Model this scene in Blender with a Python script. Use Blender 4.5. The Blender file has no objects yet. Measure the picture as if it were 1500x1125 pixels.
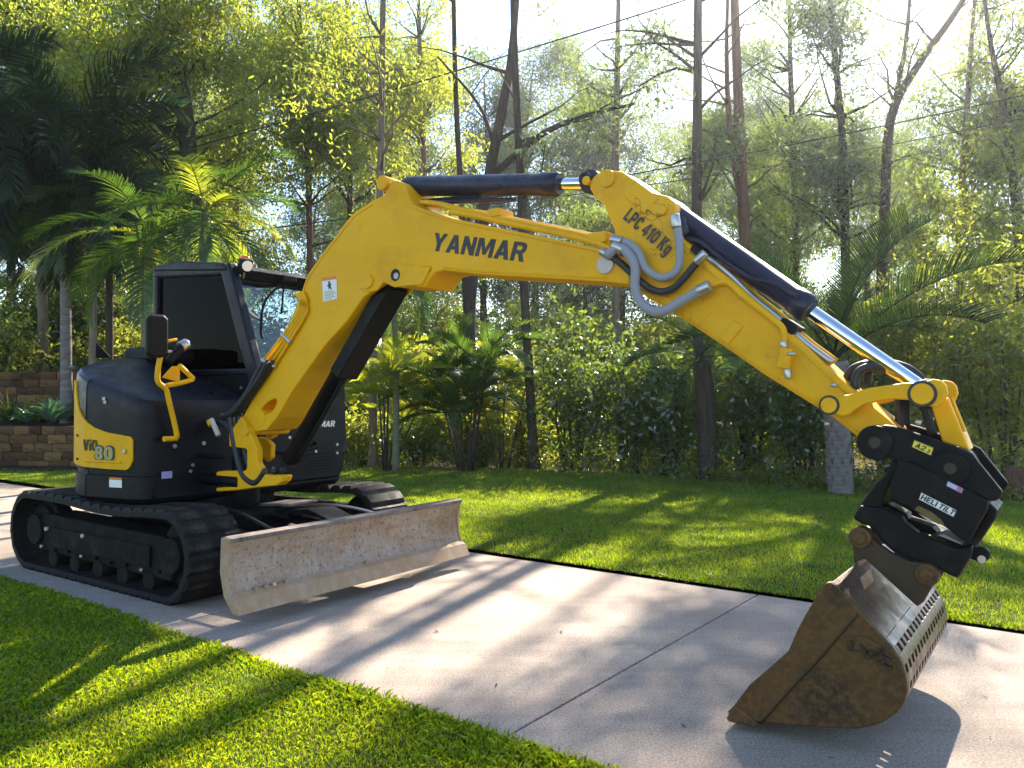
import bpy, bmesh, math, random
import numpy as np
from mathutils import Vector, Matrix, Euler
from mathutils.geometry import tessellate_polygon

# ------------------------------------------------------------------ camera, sky, sun, exposure
scene = bpy.context.scene
COL = scene.collection
R = math.radians
cam_d = bpy.data.cameras.new('camera'); cam = bpy.data.objects.new('camera', cam_d); COL.objects.link(cam)
cam_d.sensor_width = 36; cam_d.lens = 28.32; cam_d.clip_start = .05; cam_d.clip_end = 2000
CAM_H = 1.5
cam.location = (0, 0, CAM_H); cam.rotation_euler = (R(90.753), 0, 0)
scene.camera = cam
SUN_EL, SUN_AZ = 33.0, 22.6            # azimuth to the right of the view axis
world = bpy.data.worlds.new('World'); scene.world = world; world.use_nodes = True
wn = world.node_tree; wn.nodes.clear()
sky = wn.nodes.new('ShaderNodeTexSky'); sky.sky_type = 'NISHITA'; sky.sun_disc = False
sky.sun_elevation = R(SUN_EL); sky.sun_rotation = R(SUN_AZ); sky.air_density = 1.0; sky.dust_density = .3; sky.ozone_density = 1.8
bg = wn.nodes.new('ShaderNodeBackground'); bg.inputs['Strength'].default_value = 0.095
wo = wn.nodes.new('ShaderNodeOutputWorld')
wn.links.new(sky.outputs[0], bg.inputs['Color']); wn.links.new(bg.outputs[0], wo.inputs['Surface'])
SUN_DIR = Vector((math.sin(R(SUN_AZ)) * math.cos(R(SUN_EL)), math.cos(R(SUN_AZ)) * math.cos(R(SUN_EL)), math.sin(R(SUN_EL))))
sl = bpy.data.lights.new('sun', 'SUN'); sl.energy = 5.0; sl.angle = R(.53); sl.color = (1, .88, .72)
so = bpy.data.objects.new('sun', sl); COL.objects.link(so); so.rotation_euler = SUN_DIR.to_track_quat('Z', 'Y').to_euler(); so.location = (0, 0, 30)
vs = scene.view_settings
vs.view_transform = 'Standard'; vs.look = 'None'; vs.exposure = 2.05; vs.gamma = 1; vs.use_curve_mapping = False
scene.cycles.max_bounces = 8; scene.cycles.diffuse_bounces = 4; scene.cycles.transparent_max_bounces = 8
scene.cycles.use_denoising = True
rng = np.random.default_rng(7); random.seed(7)

# ------------------------------------------------------------------ materials
def mat(name, base=(.5, .5, .5), rough=.5, metal=0., spec=.5):
    m = bpy.data.materials.new(name); m.use_nodes = True
    b = m.node_tree.nodes['Principled BSDF']
    b.inputs['Base Color'].default_value = (*base, 1); b.inputs['Roughness'].default_value = rough
    b.inputs['Metallic'].default_value = metal; b.inputs['Specular IOR Level'].default_value = spec
    return m
def nd(m, t, **k):
    n = m.node_tree.nodes.new(t)
    for a, v in k.items(): setattr(n, a, v)
    return n
def lk(m, a, b): m.node_tree.links.new(a, b)
def noise(m, scale, detail=4, rough=.6, coord='Object', stretch=None):
    tc = nd(m, 'ShaderNodeTexCoord'); n = nd(m, 'ShaderNodeTexNoise')
    n.inputs['Scale'].default_value = scale; n.inputs['Detail'].default_value = detail; n.inputs['Roughness'].default_value = rough
    if stretch:
        mp = nd(m, 'ShaderNodeMapping'); mp.inputs['Scale'].default_value = stretch
        lk(m, tc.outputs[coord], mp.inputs[0]); lk(m, mp.outputs[0], n.inputs['Vector'])
    else: lk(m, tc.outputs[coord], n.inputs['Vector'])
    return n.outputs['Fac']
def ramp(m, fac, stops):
    r = nd(m, 'ShaderNodeValToRGB'); cr = r.color_ramp
    while len(cr.elements) < len(stops): cr.elements.new(.5)
    for e, (p, c) in zip(cr.elements, stops):
        e.position = p; e.color = (*c, 1) if len(c) == 3 else c
    lk(m, fac, r.inputs[0]); return r.outputs[0]
def mixc(m, fac, a, b, mode='MIX'):
    x = nd(m, 'ShaderNodeMix', data_type='RGBA', blend_type=mode)
    for s, v in ((x.inputs[0], fac), (x.inputs[6], a), (x.inputs[7], b)):
        if isinstance(v, (int, float)): s.default_value = v
        elif isinstance(v, tuple): s.default_value = (*v, 1)
        else: lk(m, v, s)
    return x.outputs[2]
def bump(m, fac, strength=.3, dist=.02):
    b = nd(m, 'ShaderNodeBump'); b.inputs['Strength'].default_value = strength; b.inputs['Distance'].default_value = dist
    lk(m, fac, b.inputs['Height']); lk(m, b.outputs[0], m.node_tree.nodes['Principled BSDF'].inputs['Normal'])
def setc(m, c): lk(m, c, m.node_tree.nodes['Principled BSDF'].inputs['Base Color'])
def setr(m, c): lk(m, c, m.node_tree.nodes['Principled BSDF'].inputs['Roughness'])

def dirty(name, base, dirt, lo, hi, scale=4, rough=.4, metal=0, fine=None, spec=.3):
    m = mat(name, base, rough, metal)
    f = ramp(m, noise(m, scale, 8, .7), [(lo, (0, 0, 0)), (hi, (1, 1, 1))])
    c = mixc(m, f, base, dirt)
    if fine:
        g = ramp(m, noise(m, scale * 9, 6, .75), [(.45, (0, 0, 0)), (.7, (1, 1, 1))])
        c = mixc(m, g, c, fine)
    setc(m, c)
    m.node_tree.nodes['Principled BSDF'].inputs['Specular IOR Level'].default_value = spec
    setr(m, ramp(m, noise(m, scale * 2.3, 5), [(.3, (rough - .08,) * 3), (.75, (min(1, rough + .25),) * 3)]))
    return m
def worn(m, amt=.5):
    b = m.node_tree.nodes['Principled BSDF']; old = b.inputs['Base Color'].links[0].from_socket
    c = mixc(m, amt, old, ramp(m, noise(m, 16, 10, .82), [(.60, (1, 1, 1)), (.66, (.55, .46, .36)), (.72, (.25, .18, .12))]), 'MULTIPLY')      # chips and specks
    c = mixc(m, amt, c, ramp(m, noise(m, 1.4, 7, .7, 'Object', (1, 1, 3)), [(.35, (1.06, 1.05, 1.0)), (.7, (.78, .74, .68))]), 'MULTIPLY')       # faded and greasy areas
    setc(m, c); return m
M = {}
M['yellow'] = dirty('yellow_paint', (.77, .395, .003), (.60, .30, .008), .5, .8, 3, .46, spec=.2)
worn(M['yellow'], .45)
# arm: same paint with dark branching root-like dirt lines near its head
def arm_paint():
    m = dirty('yellow_paint_rooted', (.77, .395, .003), (.56, .28, .010), .5, .78, 3, .48, spec=.2)
    b = m.node_tree.nodes['Principled BSDF']; old = b.inputs['Base Color'].links[0].from_socket
    tc = nd(m, 'ShaderNodeTexCoord'); v = nd(m, 'ShaderNodeTexVoronoi', feature='DISTANCE_TO_EDGE'); v.inputs['Scale'].default_value = 6
    mx = nd(m, 'ShaderNodeTexNoise'); mx.inputs['Scale'].default_value = 5; mx.inputs['Detail'].default_value = 4
    lk(m, tc.outputs['Object'], mx.inputs['Vector'])
    add = nd(m, 'ShaderNodeVectorMath', operation='MULTIPLY_ADD'); add.inputs[1].default_value = (.35, .35, .35)
    lk(m, mx.outputs['Color'], add.inputs[0]); lk(m, tc.outputs['Object'], add.inputs[2]); lk(m, add.outputs[0], v.inputs['Vector'])
    line = ramp(m, v.outputs['Distance'], [(.0, (1, 1, 1)), (.022, (0, 0, 0))])
    msk = ramp(m, noise(m, 2.2, 3), [(.47, (0, 0, 0)), (.58, (1, 1, 1))])
    sep = nd(m, 'ShaderNodeSeparateXYZ'); lk(m, tc.outputs['Object'], sep.inputs[0])
    mr = nd(m, 'ShaderNodeMapRange'); mr.inputs[1].default_value = 5.4; mr.inputs[2].default_value = 4.5; lk(m, sep.outputs[0], mr.inputs[0])
    a = mixc(m, 1., line, msk, 'MULTIPLY'); a = mixc(m, 1., a, mr.outputs[0], 'MULTIPLY')
    setc(m, mixc(m, a, old, (.06, .035, .01)))
    return worn(m, .5)
M['arm_yellow'] = arm_paint()
M['black'] = dirty('black_paint', (.006, .006, .007), (.014, .013, .012), .5, .85, 5, .36, spec=.12)
M['hood_black'] = dirty('hood_black', (.006, .0065, .010), (.012, .012, .014), .5, .85, 4, .33, spec=.2)
M['coupler'] = dirty('coupler_black', (.007, .007, .007), (.03, .027, .02), .52, .85, 9, .45, 0, None, .12)
M['plastic'] = mat('black_plastic', (.006, .006, .0065), .5, 0, .15)
M['rubber'] = dirty('track_rubber', (.015, .014, .014), (.105, .085, .062), .5, .8, 6, .55, spec=.12)
M['track_steel'] = dirty('track_frame_dirt', (.009, .0085, .0075), (.05, .036, .018), .52, .8, 6, .7, spec=.12)
def blade_mat():
    m = mat('blade_steel', (.4, .31, .24), .6)
    c = ramp(m, noise(m, 1.6, 6, .65), [(.3, (.28, .185, .11)), (.5, (.36, .275, .205)), (.7, (.31, .255, .22))])
    c = mixc(m, .75, c, ramp(m, noise(m, 3.2, 9, .75, 'Object', (1, .8, 2.2)), [(.45, (1, 1, 1)), (.57, (.80, .64, .46)), (.70, (.46, .35, .25))]), 'MULTIPLY')   # rust
    c = mixc(m, .5, c, ramp(m, noise(m, 7, 8, .75, 'Object', (1, 3.5, .5)), [(.4, (1.08, 1.07, 1.06)), (.62, (.7, .66, .63))]), 'MULTIPLY')          # streaks
    c = mixc(m, .8, c, ramp(m, noise(m, 38, 4, .7), [(.56, (1, 1, 1)), (.63, (.33, .27, .23))]), 'MULTIPLY')                                     # pitting
    setc(m, c); bump(m, noise(m, 40, 5, .7), .25, .004); return m
M['blade'] = blade_mat()
M['blade_edge'] = dirty('blade_edge_rust', (.34, .215, .12), (.42, .33, .25), .45, .75, 8, .65)
M['blade_top'] = dirty('blade_top', (.22, .17, .15), (.06, .05, .05), .4, .7, 8, .6)
M['bucket'] = dirty('bucket_rust', (.088, .046, .016), (.032, .021, .013), .42, .62, 4, .42, .25, (.15, .074, .024))
M['bucket_worn'] = dirty('bucket_worn', (.17, .125, .105), (.10, .07, .05), .4, .72, 6, .36, .7, (.07, .055, .045))
M['ear'] = dirty('bucket_ear_dark', (.052, .034, .017), (.03, .022, .014), .42, .7, 8, .5, .2)
M['chrome'] = mat('chrome', (.78, .78, .8), .09, 1)
M['cyl'] = dirty('cylinder_navy', (.016, .016, .034), (.03, .029, .05), .45, .8, 5, .33)
M['steel'] = mat('zinc', (.45, .43, .4), .35, .9)
M['hose_grey'] = mat('grey_hose', (.25, .25, .28), .6)
M['hose'] = mat('black_hose', (.016, .016, .017), .55)
M['white'] = mat('white_decal', (.72, .71, .68), .5)
M['grime_white'] = mat('grimy_plate', (.5, .43, .36), .6)
M['orange'] = mat('orange_decal', (.7, .17, .02), .5)
M['decal_yellow'] = mat('yellow_decal', (.75, .6, .03), .45)
M['tan_decal'] = dirty('worn_brown_decal', (.16, .11, .03), (.06, .045, .02), .4, .7, 30, .6)
M['purple'] = mat('violet_decal', (.34, .30, .55), .5)
M['pink'] = mat('pink_decal', (.45, .12, .18), .5)
M['text_black'] = mat('text_black', (.012, .012, .013), .5)
M['text_grey'] = mat('text_grey', (.30, .29, .15), .5)
M['dark'] = mat('interior_dark', (.012, .012, .012), .8)
M['green_label'] = mat('green_label', (.02, .18, .13), .5)
def glassmat(name, tint, ior=.035):
    m = bpy.data.materials.new(name); m.use_nodes = True; nt = m.node_tree; nt.nodes.clear()
    o = nt.nodes.new('ShaderNodeOutputMaterial'); t = nt.nodes.new('ShaderNodeBsdfTransparent'); t.inputs[0].default_value = (*tint, 1)
    g = nt.nodes.new('ShaderNodeBsdfGlossy'); g.inputs['Roughness'].default_value = .02
    lw = nt.nodes.new('ShaderNodeLayerWeight'); lw.inputs[0].default_value = .5; pw = nt.nodes.new('ShaderNodeMath'); pw.operation = 'POWER'; pw.inputs[1].default_value = 4.5
    f = nt.nodes.new('ShaderNodeMath'); f.operation = 'MULTIPLY_ADD'; f.inputs[1].default_value = .8 if ior > .01 else .25; f.inputs[2].default_value = ior
    nt.links.new(lw.outputs['Facing'], pw.inputs[0]); nt.links.new(pw.outputs[0], f.inputs[0]); x = nt.nodes.new('ShaderNodeMixShader')
    nt.links.new(f.outputs[0], x.inputs[0]); nt.links.new(t.outputs[0], x.inputs[1]); nt.links.new(g.outputs[0], x.inputs[2]); nt.links.new(x.outputs[0], o.inputs[0])
    return m
M['glass'] = glassmat('clear_glass', (.82, .86, .86))
M['screen_glass'] = glassmat('windscreen_glass', (.72, .78, .78), .07)
M['dark_glass'] = glassmat('dark_glass', (.004, .005, .005), .003)
M['lamp_glass'] = mat('lamp_glass', (.75, .75, .72), .12, .3)
M['amber'] = mat('amber_lens', (.9, .28, .01), .2); M['amber'].node_tree.nodes['Principled BSDF'].inputs['Transmission Weight'].default_value = .6

def leafmat(name, dif, tra, rough=.45, var=.35, tw=.5, gl=.04, patch=False):
    m = bpy.data.materials.new(name); m.use_nodes = True; nt = m.node_tree; nt.nodes.clear()
    o = nt.nodes.new('ShaderNodeOutputMaterial')
    geo = nt.nodes.new('ShaderNodeNewGeometry'); hs = nt.nodes.new('ShaderNodeHueSaturation'); hs2 = nt.nodes.new('ShaderNodeHueSaturation')
    mv = nt.nodes.new('ShaderNodeMapRange'); mv.inputs[3].default_value = 1 - var; mv.inputs[4].default_value = 1 + var
    mh = nt.nodes.new('ShaderNodeMapRange'); mh.inputs[3].default_value = .475; mh.inputs[4].default_value = .52
    m7 = nt.nodes.new('ShaderNodeMath'); m7.operation = 'MULTIPLY'; m7.inputs[1].default_value = 7.31
    m8 = nt.nodes.new('ShaderNodeMath'); m8.operation = 'FRACT'
    nt.links.new(geo.outputs['Random Per Island'], mv.inputs[0]); nt.links.new(geo.outputs['Random Per Island'], m7.inputs[0])
    nt.links.new(m7.outputs[0], m8.inputs[0]); nt.links.new(m8.outputs[0], mh.inputs[0])
    for h, c in ((hs, dif), (hs2, tra)):
        h.inputs['Color'].default_value = (*c, 1); nt.links.new(mv.outputs[0], h.inputs['Value']); nt.links.new(mh.outputs[0], h.inputs['Hue'])
    if patch:
        pn = nt.nodes.new('ShaderNodeTexNoise'); pn.inputs['Scale'].default_value = 1.1; pn.inputs['Detail'].default_value = 5; pn.inputs['Roughness'].default_value = .7
        nt.links.new(geo.outputs['Position'], pn.inputs['Vector'])
        for src, dst in ((mv, 'Value'), (mh, 'Hue')):
            q = nt.nodes.new('ShaderNodeMapRange'); q.inputs[1].default_value = .3; q.inputs[2].default_value = .7
            q.inputs[3].default_value, q.inputs[4].default_value = (.66, 1.3) if dst == 'Value' else (.012, -.018)
            s = nt.nodes.new('ShaderNodeMath'); s.operation = 'MULTIPLY' if dst == 'Value' else 'ADD'
            nt.links.new(pn.outputs['Fac'], q.inputs[0]); nt.links.new(q.outputs[0], s.inputs[0]); nt.links.new(src.outputs[0], s.inputs[1])
            for h in (hs, hs2): nt.links.new(s.outputs[0], h.inputs[dst])
    d = nt.nodes.new('ShaderNodeBsdfDiffuse'); t = nt.nodes.new('ShaderNodeBsdfTranslucent'); g = nt.nodes.new('ShaderNodeBsdfGlossy')
    g.inputs['Roughness'].default_value = rough; g.inputs['Color'].default_value = (.9, .95, 1, 1)
    nt.links.new(hs.outputs[0], d.inputs[0]); nt.links.new(hs2.outputs[0], t.inputs[0])
    x = nt.nodes.new('ShaderNodeMixShader'); x.inputs[0].default_value = tw; nt.links.new(d.outputs[0], x.inputs[1]); nt.links.new(t.outputs[0], x.inputs[2])
    y = nt.nodes.new('ShaderNodeMixShader'); y.inputs[0].default_value = gl; nt.links.new(x.outputs[0], y.inputs[1]); nt.links.new(g.outputs[0], y.inputs[2])
    nt.links.new(y.outputs[0], o.inputs[0]); return m
M['euc'] = leafmat('gum_leaf', (.06, .09, .028), (.27, .37, .05))
M['euc_gold'] = leafmat('gum_leaf_sunny', (.10, .13, .025), (.52, .60, .05))  # gum leaf again, with sunlight put into a brighter yellow green
M['euc_grey'] = leafmat('gum_leaf_grey', (.055, .075, .045), (.18, .25, .07))
M['shrub'] = leafmat('shrub_leaf', (.035, .065, .018), (.24, .34, .03), .3, .4, .4, .07)
M['shrub_light'] = leafmat('shrub_leaf_light', (.07, .10, .02), (.42, .46, .04), .4, .35, .5, .04)
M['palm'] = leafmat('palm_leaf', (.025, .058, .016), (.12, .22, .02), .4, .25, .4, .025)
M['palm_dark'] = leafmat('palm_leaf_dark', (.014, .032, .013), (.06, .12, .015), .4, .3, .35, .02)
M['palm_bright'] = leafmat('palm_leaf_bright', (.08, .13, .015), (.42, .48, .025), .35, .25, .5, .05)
M['agave'] = leafmat('agave_leaf', (.10, .20, .13), (.10, .25, .06), .4, .15, .2, .08)
M['grass_dry'] = leafmat('grass_blade_dry', (.26, .20, .09), (.30, .24, .08), .45, .35, .35, .02)
M['grass'] = leafmat('grass_blade', (.10, .18, .007), (.36, .50, .010), .45, .4, .45, .03, True)
M['grass_near'] = leafmat('grass_blade_near', (.11, .19, .006), (.40, .52, .008), .45, .45, .45, .03, True)

def barkmat(name, a, b, stretch=(6, 6, .8), scale=3, bumps=.6):
    m = mat(name, a, .9, 0, .2); f = noise(m, scale, 8, .7, 'Object', stretch)
    setc(m, ramp(m, f, [(.3, b), (.68, a)])); bump(m, f, bumps, .04); return m
M['bark'] = barkmat('bark_dark', (.085, .066, .052), (.025, .02, .016))
M['bark_pale'] = barkmat('bark_pale', (.24, .19, .14), (.10, .075, .055))
M['bark_red'] = barkmat('bark_red', (.16, .085, .055), (.06, .034, .025))
M['bark_grey'] = barkmat('palm_bark_grey', (.24, .22, .21), (.10, .09, .085), (2, 2, 9), 2)
M['bark_green'] = barkmat('palm_stem_green', (.17, .18, .10), (.09, .085, .055), (1, 1, 12), 1.5, .3)

def concrete():
    m = mat('concrete', (.36, .33, .3), .85, 0, .3)
    tc = nd(m, 'ShaderNodeTexCoord'); geo = nd(m, 'ShaderNodeNewGeometry')
    def wn_(scale, detail, rough, stretch=None):
        n = nd(m, 'ShaderNodeTexNoise'); n.inputs['Scale'].default_value = scale; n.inputs['Detail'].default_value = detail; n.inputs['Roughness'].default_value = rough
        if stretch:
            mp = nd(m, 'ShaderNodeMapping'); mp.inputs['Scale'].default_value = stretch; mp.inputs['Rotation'].default_value = (0, 0, R(36.7)); lk(m, geo.outputs['Position'], mp.inputs[0]); lk(m, mp.outputs[0], n.inputs['Vector'])
        else: lk(m, geo.outputs['Position'], n.inputs['Vector'])
        return n.outputs['Fac']
    c = ramp(m, wn_(.55, 6, .62), [(.32, (.37, .298, .245)), (.62, (.51, .425, .35))])
    c = mixc(m, .35, c, ramp(m, wn_(2.6, 8, .72), [(.38, (.55, .50, .45)), (.66, (1.1, 1.08, 1.05))]), 'MULTIPLY')
    c = mixc(m, .6, c, ramp(m, wn_(1.3, 9, .78), [(.54, (1, 1, 1)), (.66, (.62, .56, .50)), (.8, (.45, .40, .36))]), 'MULTIPLY')          # damp and oily stains
    c = mixc(m, .30, c, ramp(m, wn_(1.0, 6, .7, (.35, 9, 1)), [(.42, (1, 1, 1)), (.62, (.66, .62, .58))]), 'MULTIPLY')                     # scuffs along the drive
    fine = ramp(m, wn_(85, 3, .8), [(.40, (.30, .28, .27)), (.60, (1.15, 1.15, 1.15))]); c = mixc(m, .6, c, fine, 'MULTIPLY')
    grit = ramp(m, wn_(30, 2, .6), [(.68, (1, 1, 1)), (.73, (.35, .32, .30))]); c = mixc(m, .6, c, grit, 'MULTIPLY')
    setc(m, c); bump(m, wn_(120, 3, .8), .45, .004); return m
M['concrete'] = concrete()
def soil(name, a, b, sc=6):
    m = mat(name, a, .95, 0, .1); f = noise(m, sc, 8, .7); setc(m, ramp(m, f, [(.35, b), (.65, a)])); bump(m, f, .6, .05); return m
M['soil'] = soil('leaf_litter_soil', (.11, .075, .045), (.04, .027, .016), 4)
M['turf'] = soil('turf_base', (.055, .085, .014), (.03, .045, .010), 9)
M['mulch'] = soil('mulch', (.06, .042, .032), (.018, .013, .011), 14)
def stone():
    m = mat('sandstone_block', (.2, .13, .08), .9, 0, .2)
    oi = nd(m, 'ShaderNodeObjectInfo')
    base = ramp(m, oi.outputs['Random'], [(0, (.075, .042, .024)), (.35, (.17, .095, .045)), (.7, (.27, .165, .07)), (1, (.11, .07, .045))])
    f = noise(m, 9, 8, .75); c = mixc(m, .75, base, ramp(m, f, [(.3, (.35, .33, .3)), (.7, (1.2, 1.15, 1.1))]), 'MULTIPLY')
    setc(m, c); bump(m, f, .8, .04); return m
M['stone'] = stone()

# ------------------------------------------------------------------ mesh helpers
def link(name, me, m=None, parent=None, smooth=False, bevel=0, seg=2, angle=35):
    o = bpy.data.objects.new(name, me); COL.objects.link(o)
    if m is not None and not me.materials: me.materials.append(m)
    if smooth: me.shade_smooth()
    if bevel:
        b = o.modifiers.new('bevel', 'BEVEL'); b.width = bevel; b.segments = seg; b.limit_method = 'ANGLE'; b.angle_limit = R(angle)
        b.harden_normals = False
    if parent is not None: o.parent = parent
    return o
def empty(name, loc=(0, 0, 0), rz=0, parent=None):
    o = bpy.data.objects.new(name, None); COL.objects.link(o); o.location = loc; o.rotation_euler = (0, 0, rz); o.empty_display_size = .2
    if parent is not None: o.parent = parent
    return o
def tag(o, label=None, cat=None, group=None, kind=None):
    for k, v in (('label', label), ('category', cat), ('group', group), ('kind', kind)):
        if v: o[k] = v
    return o
def pyd(name, v, f):
    me = bpy.data.meshes.new(name); me.from_pydata([tuple(p) for p in v], [], f); me.update(); return me
def fast(name, V, F):
    """V (n,3) floats, F (m,k) ints, all faces of k corners"""
    me = bpy.data.meshes.new(name); V = np.asarray(V, np.float32); F = np.asarray(F, np.int32); k = F.shape[1]
    me.vertices.add(len(V)); me.vertices.foreach_set('co', V.ravel())
    me.loops.add(F.size); me.loops.foreach_set('vertex_index', F.ravel())
    me.polygons.add(len(F)); me.polygons.foreach_set('loop_start', np.arange(0, F.size, k, dtype=np.int32))
    me.polygons.foreach_set('loop_total', np.full(len(F), k, np.int32)); me.update(calc_edges=True); return me
def merge(parts):
    """parts: list of (verts, faces) -> one (verts, faces)"""
    V, F = [], []
    for v, f in parts:
        n = len(V); V += list(v); F += [tuple(i + n for i in q) for q in f]
    return V, F
def prism(poly, y0, y1, holes=(), axis='y'):
    """polygon in (a,b) extruded along one axis; axis y: (x,z), x: (y,z), z: (x,y)"""
    loops = [list(poly)] + [list(h) for h in holes]
    def P3(a, b, c): return {'y': (a, c, b), 'x': (c, a, b), 'z': (a, b, c)}[axis]
    flat = [p for L in loops for p in L]
    tri = tessellate_polygon([[Vector((a, b, 0)) for a, b in L] for L in loops])
    n = len(flat)
    V = [P3(a, b, y0) for a, b in flat] + [P3(a, b, y1) for a, b in flat]
    F = [tuple(t) for t in tri] + [tuple(i + n for i in reversed(t)) for t in tri]
    s = 0
    for L in loops:
        k = len(L)
        for i in range(k):
            a, b = s + i, s + (i + 1) % k
            F.append((a, b, b + n, a + n))
        s += k
    return V, F
def fixed(name, v, f):
    me = pyd(name, v, f); bm = bmesh.new(); bm.from_mesh(me); bmesh.ops.remove_doubles(bm, verts=bm.verts, dist=1e-6)
    bmesh.ops.recalc_face_normals(bm, faces=bm.faces)
    bmesh.ops.dissolve_limit(bm, angle_limit=R(.5), verts=bm.verts, edges=bm.edges)
    bm.to_mesh(me); bm.free(); return me
def boxv(c, s, rot=None):
    V = [Vector((x * s[0] / 2, y * s[1] / 2, z * s[2] / 2)) for x in (-1, 1) for y in (-1, 1) for z in (-1, 1)]
    if rot is not None: V = [rot @ v for v in V]
    V = [tuple(v + Vector(c)) for v in V]
    return V, [(0, 1, 3, 2), (4, 6, 7, 5), (0, 4, 5, 1), (2, 3, 7, 6), (0, 2, 6, 4), (1, 5, 7, 3)]
def rings(paths, seg=8):
    """paths: list of [(point, radius), ...] -> tube verts / faces with end caps"""
    V, F = [], []
    for path in paths:
        pts = [Vector(p) for p, r in path]; n0 = len(V); up = Vector((0.13, .21, .97))
        for i, (p, r) in enumerate(path):
            t = (pts[min(i + 1, len(pts) - 1)] - pts[max(i - 1, 0)]).normalized()
            a = t.cross(up)
            if a.length < 1e-3: a = t.cross(Vector((1, 0, 0)))
            a.normalize(); b = t.cross(a)
            for k in range(seg):
                w = 2 * math.pi * k / seg; V.append(tuple(pts[i] + (a * math.cos(w) + b * math.sin(w)) * r))
        for i in range(len(path) - 1):
            for k in range(seg):
                q = n0 + i * seg; F.append((q + k, q + (k + 1) % seg, q + seg + (k + 1) % seg, q + seg + k))
        F.append(tuple(n0 + k for k in reversed(range(seg)))); e = n0 + (len(path) - 1) * seg; F.append(tuple(e + k for k in range(seg)))
    return V, F
def smooth_path(pts, n=6):
    """Catmull-Rom through points"""
    P = [Vector(p) for p in pts]; P = [P[0] * 2 - P[1]] + P + [P[-1] * 2 - P[-2]]; out = []
    for i in range(1, len(P) - 2):
        for k in range(n):
            t = k / n; a, b, c, d = P[i - 1], P[i], P[i + 1], P[i + 2]
            out.append(.5 * ((2 * b) + (c - a) * t + (2 * a - 5 * b + 4 * c - d) * t * t + (3 * b - a - 3 * c + d) * t ** 3))
    out.append(P[-2]); return out
def tube(name, pts, r, m, parent, seg=10, smooth=6):
    pts = smooth_path(pts, smooth) if smooth and len(pts) > 2 else [Vector(p) for p in pts]
    v, f = rings([[(p, r) for p in pts]], seg); me = pyd(name, v, f); o = link(name, me, m, parent, smooth=True); shade_auto(me); return o
def shade_auto(me):
    for p in me.polygons: p.use_smooth = len(p.vertices) <= 4
def cyl(name, p0, p1, r, m, parent, seg=24, bevel=.004, prof=None):
    """cylinder between two points; prof: list of (t, r)"""
    p0, p1 = Vector(p0), Vector(p1); prof = prof or [(0, r), (1, r)]
    v, f = rings([[(p0 + (p1 - p0) * t, rr) for t, rr in prof]], seg); me = pyd(name, v, f); shade_auto(me)
    return link(name, me, m, parent, bevel=bevel)
def plate(name, poly, y0, y1, m, parent, bevel=.006, holes=(), axis='y'):
    v, f = prism(poly, y0, y1, holes, axis); me = fixed(name, v, f); return link(name, me, m, parent, bevel=bevel)
def xyz(pts, y): return [(p[0], y, p[1]) for p in pts]

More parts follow.
